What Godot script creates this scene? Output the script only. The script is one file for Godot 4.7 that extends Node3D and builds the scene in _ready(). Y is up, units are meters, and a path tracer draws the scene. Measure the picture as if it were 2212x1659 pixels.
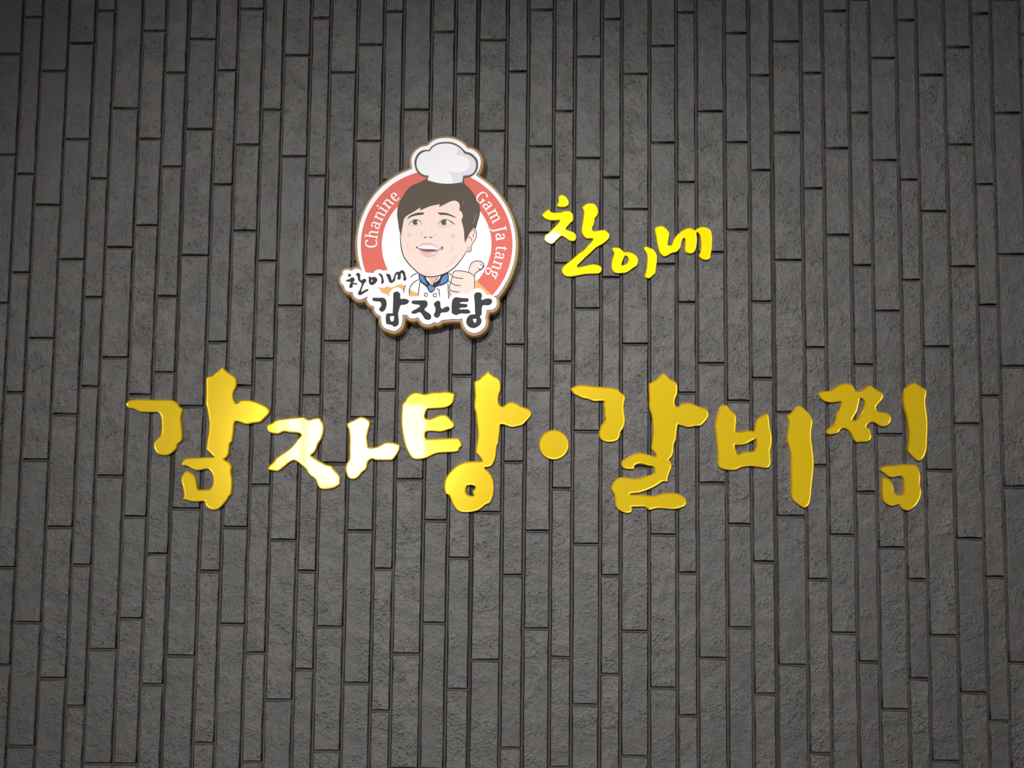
extends Node3D
# A wall clad in moulded charcoal brick panels with a printed emblem and two rows of gold letters.
# Units are metres; the brick faces lie in the plane z = 0, x runs right, y up, the room lies at z > 0.
const EYE := Vector3(0.0, 1.6, 1.661)
const PANEL := 649.82
const FACE := 0.007
const PRINT := 0.04
const CEIL := 2.72
const LEFT := -3.36
const RIGHT := 2.49
const BACK := 6.0
var M := {}
var rng := RandomNumberGenerator.new()
var used := {}
var cam: Camera3D
var film := 0.0

# first joint lines (mm) of each of the twelve columns of a panel, and their heights above the floor (mm)
const COLUMN := [-755.9, -690.5, -643.2, -586.0, -540.1, -480.0, -436.2, -375.1, -315.8, -272.1, -209.6, -156.1]
const JOINT := [
	[2467.3, 2260.4, 1976.9, 1645.1, 1424.3, 1112.8],
	[2395.7, 2135.9, 1786.1, 1532.7, 1291.8, 932.3],
	[2537.4, 2226.0, 2032.7, 1690.3, 1385.9, 1180.5],
	[2306.0, 1966.2, 1749.9, 1477.0, 1121.5, 895.1],
	[2430.5, 2200.3, 1867.2, 1600.9, 1359.9, 1024.1],
	[2516.8, 2156.9, 1935.3, 1671.3, 1294.3, 1088.1],
	[2392.0, 2087.1, 1790.1, 1525.4, 1178.3, 920.0],
	[2455.9, 2236.2, 1965.6, 1624.8, 1381.4, 1061.3],
	[2532.6, 2148.0, 1881.8, 1685.6, 1301.4, 1004.8],
	[2307.5, 1993.1, 1749.5, 1492.4, 1124.3, 886.6],
	[2485.8, 2238.1, 2043.0, 1668.8, 1405.5, 1189.2],
	[2175.6, 1885.5, 1718.4, 1326.6, 1052.1],
]
# outlines (mm), traced once on the wall itself: outer edge first, then the hole
const LETTER := {
	"gam_a": [[-857.6,1649.4,-853.2,1654.8,-842.5,1658,-823.9,1659.5,-800.6,1658.9,-777.3,1658.7,-758.8,1658.9,-749.3,1654.4,-742.8,1646,-735.6,1639.9,-734.3,1635.3,-737.2,1619.9,-735.5,1607.6,-732.9,1589.2,-732.2,1577,-735.3,1569.3,-742,1563.9,-744,1554.7,-752.9,1545.4,-760.4,1540.7,-769.6,1539.5,-779,1541,-786.9,1545.8,-791.9,1554.9,-793.3,1563.3,-790.1,1570.2,-784.2,1576.4,-779.1,1583.4,-777.8,1591.8,-778.2,1608.7,-779.3,1621,-783.2,1628.6,-787.9,1632,-804.2,1631.8,-821.2,1632.1,-829.1,1634.3,-837.8,1638.8,-846.4,1640.3,-853.5,1642.5]],
	"gam_b": [[-651,1731.1,-643.3,1724.2,-633.8,1717.3,-625.1,1712,-620.2,1705.9,-618.3,1695.1,-619.6,1687.3,-623.5,1679.6,-625.2,1670.3,-624.1,1661.1,-620.9,1655,-616.2,1653.2,-612.4,1655.8,-608.6,1659.4,-599.4,1660.3,-588.6,1660.2,-576.1,1657,-565.2,1652.8,-553.4,1647.2,-547,1641.1,-544.9,1636.5,-546.7,1630.4,-553.4,1623.4,-561.7,1614.9,-567,1612.2,-580.8,1610.5,-591.5,1608.1,-600.8,1609.9,-611.8,1613.6,-618.7,1613.5,-620.8,1605.8,-621.5,1590.5,-622.9,1578.2,-624.2,1570.5,-628.7,1565.1,-629.8,1552.1,-630.3,1544.5,-635.4,1536,-640.7,1532.2,-635.2,1529.2,-628.9,1524.7,-624,1517.9,-622.7,1518.4,-623.6,1510.9,-623.9,1504.4,-622,1494.8,-620.8,1487.3,-620.7,1474.4,-621.9,1459.4,-623.9,1455.6,-627.6,1452.3,-630.1,1446.4,-635.3,1439.9,-641.5,1432.4,-647.8,1427,-655.3,1424.4,-662.9,1424.8,-669.5,1427.8,-675.1,1433,-678.1,1438.9,-677.6,1441.8,-683.1,1442.4,-696,1441.3,-706.9,1442.1,-717.9,1444.8,-724.4,1446.9,-725.1,1449.6,-723.6,1452.8,-724.5,1462.4,-727.7,1475.3,-730.4,1483.8,-730.4,1491.3,-727.5,1498.9,-723.3,1504.9,-720.1,1506.3,-714.6,1504.4,-707.9,1499.7,-702.3,1493.3,-698.7,1484.2,-696.7,1475.6,-695.4,1469.2,-693.7,1466.8,-679.6,1466.9,-670.9,1467.4,-666.7,1470.6,-663.1,1477.1,-661.8,1486.8,-662.7,1496.4,-666.3,1504.4,-671.3,1509.8,-676.8,1511.3,-685.5,1509.6,-694.1,1508.4,-701.7,1508.9,-708.4,1512,-715,1515.7,-721.6,1517.8,-728.2,1518.3,-731,1520.9,-730.6,1524.2,-727.5,1529.6,-723.3,1532.9,-715.7,1534,-699.4,1535.1,-683.1,1536.2,-669,1536.9,-660.9,1537,-670.4,1545.9,-678.3,1552.8,-678.9,1556,-677.6,1574.5,-675,1589.9,-674.6,1609.8,-677,1625.2,-681.1,1645.1,-683.4,1651.2,-683.6,1666.6,-683.7,1682.1,-684.5,1697.5,-684.2,1706.8,-678.5,1710.7,-670.8,1712.3,-667.8,1716.2,-658.8,1723.2]],
	"ja_a": [[-550,1603.7,-547.7,1608,-539.1,1611,-530.6,1617.6,-519,1619.9,-497.4,1623,-480,1624.6,-469.9,1624.7,-464,1621.2,-458.1,1619.5,-450.9,1622.1,-442.3,1623.6,-435.7,1622.7,-431.2,1615.8,-427.1,1608.6,-426,1600,-427.6,1588.5,-431.6,1576.9,-437.2,1568.2,-441.2,1556.7,-446.1,1548,-451,1544.4,-452.4,1542.2,-448.7,1539.4,-434.1,1530.9,-419.4,1523.2,-409.3,1521.5,-404.1,1515.5,-397.4,1508.4,-390.7,1501.4,-388.4,1495.7,-388.4,1481.4,-400.9,1474.1,-410.9,1471.9,-421,1470.7,-429.6,1472.4,-435.6,1478,-439.4,1486.5,-443.2,1493.6,-450.5,1498.5,-457.2,1504.9,-462.5,1513.4,-471.4,1521.2,-483.1,1529.7,-490.4,1531.3,-499,1526.6,-510.2,1517.2,-521.6,1508.7,-531.7,1509,-543.3,1511,-544.6,1515.3,-540.7,1521.1,-533.7,1527.6,-528.1,1535.6,-516.8,1544.3,-504.1,1553.1,-492.8,1563.3,-483,1576.3,-474.6,1585.8,-477.6,1589.3,-484.9,1590.7,-496.5,1591.3,-508.1,1593,-515.3,1592.5,-522.5,1588.4,-531.2,1588.3,-539.9,1590.1,-546.5,1593.6,-548.9,1598.6]],
	"ja_b": [[-376.8,1612.1,-371.1,1615.7,-361.1,1620.1,-354,1624.5,-346.8,1626.8,-339.5,1625.4,-333.6,1621.9,-327.8,1617.6,-326.9,1609.7,-329.5,1599.6,-331.5,1589.5,-332.8,1583.7,-331.1,1572.3,-329.4,1561.1,-319.3,1561.3,-310.7,1563.2,-300.7,1568.3,-293.6,1572,-284.9,1572.8,-273.3,1571.2,-265.4,1568.7,-261.7,1565.1,-261.8,1558.7,-265.7,1550,-271.3,1541.4,-276.9,1535.6,-285.6,1534.4,-301.4,1534.2,-312.9,1534.5,-320.2,1536.8,-327.3,1532.9,-330.1,1527.8,-331.3,1519.2,-334.1,1513.5,-341.2,1507.7,-348.2,1499,-353.8,1494.7,-361,1492.9,-368.2,1494.8,-374.2,1501.6,-377.3,1511.5,-377.8,1518.7,-374.8,1527.3,-370.6,1534.5,-369.8,1546,-370.5,1560.3,-370.1,1574.7,-371.2,1589.1,-372.9,1599.1,-376,1606.3]],
	"tang_a": [[-258.3,1654.5,-254,1660,-250.9,1664.4,-248.3,1669.8,-242.9,1674.7,-237.6,1678.6,-230,1680.6,-222.4,1680,-215.8,1677.9,-209.3,1677.2,-202.8,1678.7,-195.3,1680.6,-185.5,1681.5,-177.9,1681.2,-171.5,1682.7,-161.7,1682.8,-154.1,1681.4,-147.5,1679,-145.1,1675.7,-146.4,1671.9,-146.8,1666.5,-148.9,1660.5,-153.7,1654.5,-160.1,1650.7,-167.6,1648.4,-177.4,1647.3,-190.4,1646.4,-201.2,1645.9,-204.4,1643.7,-207,1637.8,-209,1631.2,-208.4,1626.4,-204.6,1623.9,-196.5,1624.4,-188.9,1627.1,-181.4,1630.7,-173.9,1632.9,-166.3,1632.8,-160.3,1630.1,-155.4,1625.3,-148.8,1618.4,-145.2,1613.6,-145.4,1608.7,-150.7,1603.8,-158.2,1601.6,-165.8,1598.8,-172.2,1597.1,-180.9,1597,-191.7,1597.8,-201.4,1597.3,-205.7,1595.7,-207.6,1591.3,-207.1,1584.9,-204.9,1581.1,-200,1580.6,-183.8,1581.4,-167.6,1582.3,-151.5,1583.1,-138.5,1583.5,-134.1,1580.8,-130.3,1575,-128.3,1569.1,-130.1,1565.3,-133.8,1561.5,-134.3,1557.7,-138.1,1555,-147.7,1553.5,-160.7,1552.6,-171.5,1552.1,-180.1,1551,-188.7,1548,-199.4,1542.5,-207.9,1539.2,-216.5,1537.5,-225.2,1536.8,-231.7,1538.4,-238.3,1543.7,-243.8,1552.2,-249.5,1564,-253.5,1576.8,-256.4,1589.7,-258.3,1602.6,-259.9,1615.6,-259.9,1628.5,-259.1,1643.7]],
	"tang_b": [[-74.1,1728.9,-69.1,1722.9,-61,1717.1,-52,1712.2,-48,1706.2,-46.5,1696.3,-47.2,1686.4,-50.2,1678.4,-51.5,1668.4,-50.4,1659.5,-46.4,1653.6,-40.4,1652.7,-34.5,1657.7,-28.6,1661.2,-22.7,1661.8,-12.7,1659.3,-2.8,1653.1,9.1,1649.3,17.1,1644.4,20.1,1637.5,17.2,1630.5,9.4,1621.6,1.6,1613.6,-8.3,1610.5,-21.1,1608,-32,1611.2,-41.9,1614.1,-46.9,1613.1,-47.7,1601.2,-49.1,1587.4,-50.4,1573.6,-53.6,1566.6,-55,1549.9,-56.9,1540,-60.7,1530.2,-65.6,1524.2,-72.4,1522.2,-79.3,1521.5,-77.3,1518.2,-70.3,1512.4,-63.3,1502.7,-59.2,1489,-58.6,1473.3,-60.8,1459.6,-65.6,1447.8,-69.5,1444.9,-75.4,1442.8,-83.1,1435.9,-92.9,1430,-104.7,1426.9,-118.4,1425.7,-130.2,1427.2,-140.2,1434.3,-146.2,1443,-150.3,1452.7,-154.4,1461.4,-161.4,1465.3,-164.5,1474,-164.7,1485.8,-162.9,1495.6,-157.1,1505.5,-147.4,1517.4,-135.7,1526.3,-123.9,1531,-110.1,1533.5,-96.3,1534.1,-84.4,1533.8,-85.5,1537.7,-90.5,1545.5,-96.5,1551.4,-98.6,1555.3,-97.2,1569.1,-94.6,1584.9,-94.8,1600.7,-97.5,1620.4,-99.7,1638.2,-102.8,1649.1,-103,1660,-101.8,1673.9,-102.8,1689.8,-103.6,1703.7,-99.7,1707.7,-92.8,1710.8,-88.8,1715.8,-80,1722.8], [-116.3,1482.4,-105.5,1483.5,-98.5,1480.7,-99.4,1476.8,-102.9,1472.8,-104.3,1468.9,-101.2,1461.1,-108.1,1460.6,-115,1463.9,-118.6,1468.7,-118.2,1476.5]],
	"dot": [[68.7,1602.8,73.7,1602.5,78.5,1601.4,83.2,1599.5,87.4,1597,91.3,1593.8,94.5,1590.1,97.2,1585.9,99.1,1581.4,100.3,1576.6,100.7,1571.7,100.4,1566.7,99.2,1561.9,97.4,1557.4,94.8,1553.1,91.6,1549.3,87.8,1546.1,83.6,1543.5,79,1541.5,74.1,1540.3,69.2,1539.9,64.2,1540.2,59.3,1541.3,54.7,1543.1,50.4,1545.7,46.6,1548.8,43.3,1552.5,40.7,1556.7,38.7,1561.2,37.5,1566,37.1,1571,37.4,1575.9,38.6,1580.7,40.4,1585.3,43,1589.5,46.2,1593.3,50,1596.6,54.2,1599.2,58.8,1601.2,63.7,1602.4]],
	"gal_a": [[104,1690.6,107.6,1694.6,115.5,1698,124.7,1700.1,135.3,1699.8,145.8,1698.3,160.3,1697.1,177.5,1696.2,193.3,1694.8,204.5,1692.5,207.8,1689,211.8,1684.4,218.4,1680.5,221,1675.9,220.4,1668.7,218.4,1658.1,218.4,1647.5,219.8,1637,221.1,1627.8,219.8,1617.3,216.6,1608.1,211.3,1600.1,210,1592.2,206.8,1585,201.5,1581,192.4,1578.9,183.2,1578.8,174,1581.3,168,1586.5,165.6,1594.4,166.7,1603.6,169.9,1612.8,175.8,1620.8,179.1,1627.4,177,1636.6,177,1647.1,175,1657.6,176.3,1666.2,167.1,1666.5,157.8,1665.6,148.6,1667.3,140.7,1670.5,130.1,1672.3,119.6,1676.9,110.3,1682]],
	"gal_b": [[304.4,1727.2,309.5,1723.2,315.6,1716.1,325.8,1711.1,331.9,1705,333.5,1694.8,332.2,1682.5,328.8,1674.4,327.3,1665.2,328.7,1658.1,333.8,1656.1,339.9,1659.2,346,1663.3,356.1,1664.5,364.3,1662.5,374.4,1658.5,386.5,1654.6,395.6,1650.6,399.7,1642.5,398.6,1634.4,391.5,1624.2,382.3,1616,370.2,1614.8,356,1612.2,345.9,1614.6,333.7,1617.9,331.7,1605.3,330,1589,327.6,1580.9,324.5,1572.8,324.5,1560.7,321.4,1550.5,314.4,1542.4,317.4,1539.4,320.4,1530.3,318.4,1521.2,313.3,1508.1,311.3,1495.6,301.2,1495.9,289.1,1487.7,272.9,1479.4,252.7,1472.2,234.6,1469.9,230.5,1467.9,238.6,1467,256.8,1466.8,272.9,1465.8,287,1465.6,301.1,1469.7,317.3,1471.9,331.4,1471.1,343.5,1466.2,349.5,1460.3,351.5,1452.3,348.4,1445.2,339.4,1441.1,325.3,1437.9,309.2,1438.7,293.1,1439.6,281,1437.8,272.9,1434.9,267.9,1439.2,262.8,1442.2,248.7,1442,234.6,1441.8,236.6,1436.9,234.6,1430.8,226.6,1428.1,216.5,1430.6,206.4,1436.5,201.3,1444.4,200.3,1456.5,198.2,1468.5,191.7,1479.5,194.1,1487.6,202.2,1498.7,210.3,1502.8,220.4,1504,232.5,1502.1,246.6,1501.3,260.8,1504.4,274.9,1508.6,284,1512.8,284.6,1521.8,281,1527.9,268.9,1529.7,256.7,1533.2,247.6,1532.5,241.6,1528.4,240.2,1521.7,226.4,1521.6,217.3,1524.1,213.2,1531.1,215.2,1538.2,224.3,1544.4,236.5,1550.6,249.6,1556.2,262.8,1554.9,276.9,1551,288.1,1548.1,287.1,1554.2,281,1561.2,277.4,1566.2,279,1580.4,281,1600.7,280,1616.9,278,1637.2,272.9,1653.4,272.9,1671.7,271.9,1692.1,271.9,1704.4,279,1708.5,289.2,1714.8,299.4,1725.1]],
	"bi_a": [[435.7,1660.5,441.1,1657.1,445.7,1650.1,453.4,1644,458,1637.1,458.2,1626.2,457.1,1612.2,456.6,1605.3,460.9,1603,470.1,1603.9,481,1606,490.3,1605.6,497.2,1604.9,498.8,1614.2,502,1623.6,507.5,1632.9,515.3,1639.2,523.8,1643.7,527.6,1639.4,528.8,1628.5,530.5,1613,533.4,1599.1,534.4,1586.8,532.4,1574.4,530,1563.5,530.7,1551.2,531.3,1540.4,529.7,1532.7,524.3,1527.7,515.8,1527.6,503.5,1529.6,489.7,1530.7,477.3,1529.8,466.5,1527.4,455.7,1522.6,443.4,1522.2,431,1523.9,420.3,1529.9,419.1,1545.3,418.6,1563.8,417.1,1582.4,415.2,1600.9,413.8,1616.4,416.2,1630.4,419.3,1642.9,424,1654.6,429.5,1659.6], [455.3,1575.8,465.3,1575.5,477.7,1577.6,490.1,1584,500.2,1589.5,501.2,1580.2,501.1,1569.4,497.6,1564,488.4,1561.5,476,1561.4,468.3,1557.4,460.5,1555,457.5,1562.7,454.8,1570.4]],
	"bi_b": [[592.8,1661.5,599,1658,606.6,1651.1,614.2,1643.4,619.5,1634.1,621.3,1626.4,619.3,1615.6,617.6,1603.2,618.2,1587.7,620.2,1569.2,622.3,1547.6,622,1529.2,620.3,1512.2,617.7,1493.8,616,1475.4,613.5,1458.5,609.5,1449.2,602.5,1444.3,596.4,1446,587.3,1452,578.2,1459.6,574.5,1470.3,574.7,1493.3,574.5,1516.3,574.8,1539.4,573.9,1559.4,570.2,1574.8,566.5,1587.1,568.2,1602.6,569.9,1616.6,571.1,1627.4,568.1,1633.6,568.1,1639,574.1,1643.7,581.9,1650.8,588.1,1658.6]],
	"jjim_a": [[635.1,1686.9,639.7,1690.7,650.8,1692.7,661.9,1694.6,673.1,1702.2,684.3,1707.9,695.4,1709.8,704.5,1707.2,710,1700.7,713.2,1692.8,722.7,1693.4,732,1698.1,739.5,1703.8,746,1705.3,754.2,1699.3,763.3,1693.8,771.1,1688.3,771.9,1681.9,768.4,1674.4,761.9,1666.9,757.1,1660.4,757.9,1653,762.5,1649.4,771.6,1648.5,780.8,1645.9,787.1,1639.5,786.9,1630.2,782.2,1622.8,772.9,1618.1,763.8,1619.8,754.7,1625.3,747.4,1628,740,1624.2,734.4,1617.7,741.6,1612.2,743.3,1605.8,745.4,1598.4,743.1,1590.1,735.6,1585.8,724.6,1585.3,712.7,1584.3,708.2,1590.7,703.8,1599.8,697.5,1609,688.4,1613.5,681,1611.6,675.3,1604.1,665.2,1601.2,652.3,1600.2,651.5,1606.6,657.1,1614.1,666.4,1620.6,671.1,1630.8,673.1,1641.9,679.8,1653.1,683.6,1664.3,681.9,1671.7,670.8,1669.3,657.9,1668.6,646.9,1671.3,637.7,1678.6], [722.5,1679.1,729.8,1675.9,733,1666.6,730.4,1655.5,724.7,1644.3,718.1,1635,709.8,1630.3,705.2,1631.6,709,1638.6,715.6,1649.8,719.5,1664.6]],
	"jjim_b": [[840,1711.9,848.2,1706.8,857.2,1701.3,862.7,1697.6,863.8,1688.4,861.3,1677.2,861.9,1660.6,864.2,1640.3,864.6,1618.2,863.2,1596,861.8,1574,857.9,1559.2,851.2,1549.1,843.9,1546.2,837.5,1549.8,830.4,1557.1,823.2,1564.4,822.4,1571.7,824.5,1584.6,825.8,1603,824.4,1621.4,821.1,1639.8,816.8,1658.3,815.3,1674.9,816.2,1691.6,819.5,1700,829.8,1709.4]],
	"jjim_c": [[763.5,1524.2,768.6,1531.6,778.7,1534.9,793.4,1535.6,809.9,1538.5,824.5,1538.3,838.2,1537,843.5,1528.8,846.9,1518.8,846.7,1506,845.6,1496.8,848.4,1484.1,846.9,1471.3,842.1,1460.3,835.5,1451.1,826.2,1443.7,817.1,1441.2,808,1444.4,803.6,1449.8,800.6,1454.3,793.6,1452.4,785.3,1450.1,775.4,1454,768.2,1461.2,766.3,1474,766.6,1490.4,768.1,1506,772.8,1509.7,780,1507,786.3,1499.8,789.8,1490.7,791.4,1478.8,797.6,1473.4,808.6,1474.5,812.3,1477.3,812.6,1492.8,812,1507.4,807.5,1512.8,798.4,1513.1,789.2,1510.8,780.1,1512.5,771.1,1519.7]],
	"chan_a": [[75.5,2113.1,80.4,2116,85.9,2115,91.4,2111.4,95.7,2105.2,97.8,2098.4,95.8,2092.8,90.3,2089.3,81.8,2088.7,74.5,2089.5,69.8,2093.2,73.2,2095.7,75,2101.9,74.6,2108.8]],
	"chan_b": [[39,2071.3,44.1,2076.9,49.6,2081.3,53.8,2083.8,56.9,2079.5,61.2,2077.1,69.7,2076.3,80.7,2077.2,86.7,2080.1,95.2,2080.4,101.3,2079,106.2,2073.1,107.5,2065.6,106.3,2058.2,101.5,2053.9,96.7,2048.3,91.8,2042.1,91.9,2039,99.2,2036.6,107.7,2033.5,113.2,2028,113.9,2021.3,112.1,2015.7,106.6,2013.6,99.3,2015,93.2,2019.3,83.5,2024.7,78.6,2022.2,71.4,2015.4,65.3,2009.2,60.5,2007,52,2009.7,45.2,2015.2,44.6,2020.7,47,2026.9,53,2030.7,60.3,2038.1,67.5,2045.6,74.7,2053,79,2059.9,68.6,2059.2,56.4,2059.3,46.7,2062.7,41.8,2067]],
	"chan_c": [[126.2,2088.1,131.7,2093.7,137.8,2097.4,145.1,2097.9,152.4,2096.9,157.3,2092,160.3,2085.8,161.6,2078.4,159.8,2071.6,154.9,2064.8,153.8,2058.6,152,2049.9,148.4,2041.3,151.4,2035.7,159.9,2037,168.4,2038.7,176.3,2038.7,181.2,2035.3,185.4,2030.4,186.4,2025.5,184.3,2019.3,178.2,2013.1,169.8,2006.9,161.3,2002.5,154,1997,145.6,1988.3,135.9,1979.6,126.3,1969.7,117.8,1961,116.7,1957.3,119.1,1956.1,130,1958.7,142.1,1961.8,153,1963.2,161.5,1961.4,168.1,1957.8,170,1952.9,168.2,1946.7,162.7,1943,150.6,1942.3,136.1,1941.6,121.6,1939,107.1,1936.2,96.2,1935.7,88.9,1938.7,84,1944.8,83.7,1952.2,87.6,1958.9,97.2,1967,109.3,1976.9,120.1,1986.8,131,1994.3,139.4,2004.2,146.7,2011.7,151.5,2019.1,145.4,2020,136.9,2020,131.4,2023.9,126.5,2032.5,125.9,2042.3,127.6,2053.4,129.4,2065.8,130.6,2076.9,129.3,2083.1]],
	"i_a": [[191.2,1996.7,194.2,1999.5,200.7,2000.6,207.2,1999.6,212.7,1995.7,218.7,1990.3,223.6,1990.9,230.2,1990.4,238.9,1987.1,245.4,1981.6,248.5,1975,248.2,1967.3,245.4,1960.7,238.9,1956.2,231.3,1950.6,223.7,1945.6,215,1944.4,205.2,1943.8,197.6,1945.4,193.2,1950.3,191,1958,191.2,1967.9,193.7,1977.9,196.4,1986.8,195.3,1991.2,192.5,1994.5], [221.5,1983.1,225.8,1979.8,227.8,1974.9,225.8,1968.2,221.5,1963.8,215,1961.5,212.6,1962.6,213.9,1968.1,216.6,1974.8,219.3,1980.9]],
	"i_b": [[261.2,2000.6,266.1,2003.4,272.6,2000.6,280.3,1997.4,285.7,1991.9,289,1985.3,289.8,1977.6,289,1967.6,287.3,1956.6,285.7,1944.5,281.3,1940.6,275.9,1935,270.5,1933.3,265,1934.9,262.3,1938.2,265,1945.4,267.2,1956.4,268.5,1967.5,268.8,1978.5,267.2,1987.3,263.4,1993.9,261.5,1997.2]],
	"ne_a": [[284.6,2042.3,287.9,2046.2,294.5,2048.4,301,2048.3,307.5,2044.7,313,2038.6,316.3,2032,315.1,2023.1,313.5,2014.2,312.4,2007.6,317.3,2006,321.7,2007.7,323.8,2014.3,328.2,2023.2,334.8,2031,343.5,2038.3,352.2,2043.3,361,2044.7,367.5,2042.3,371.8,2039.6,377.3,2044.1,384.9,2047.1,393.6,2047,401.3,2044.3,406.1,2039.3,408.3,2030.5,409.3,2020.5,408.7,2009.5,408.1,1999.5,405.9,1988.4,404.8,1979.6,400.9,1975.4,394.4,1974.6,386.8,1976.7,381.4,1981.1,380.1,1984.4,383.1,1990.5,384.8,2001.5,385,2012.6,383.8,2023.6,381.6,2031.4,377.3,2035.8,375.1,2033.5,376.1,2023.6,376.1,2012.5,373.9,2000.3,370.6,1992.6,365.1,1988.7,358.6,1988.6,352.1,1991.3,349.7,1996.8,350.5,2007.9,351.1,2019,348.9,2022.3,345.6,2020.6,342.4,2012.2,340.7,2002.3,335.8,1995.6,331.4,1991.2,323.8,1990,318.4,1987.2,311.8,1983.3,305.3,1981.6,299.9,1984.8,295,1990.9,292.3,2000.8,289.5,2014.1,287.4,2027.3]],
}
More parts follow.
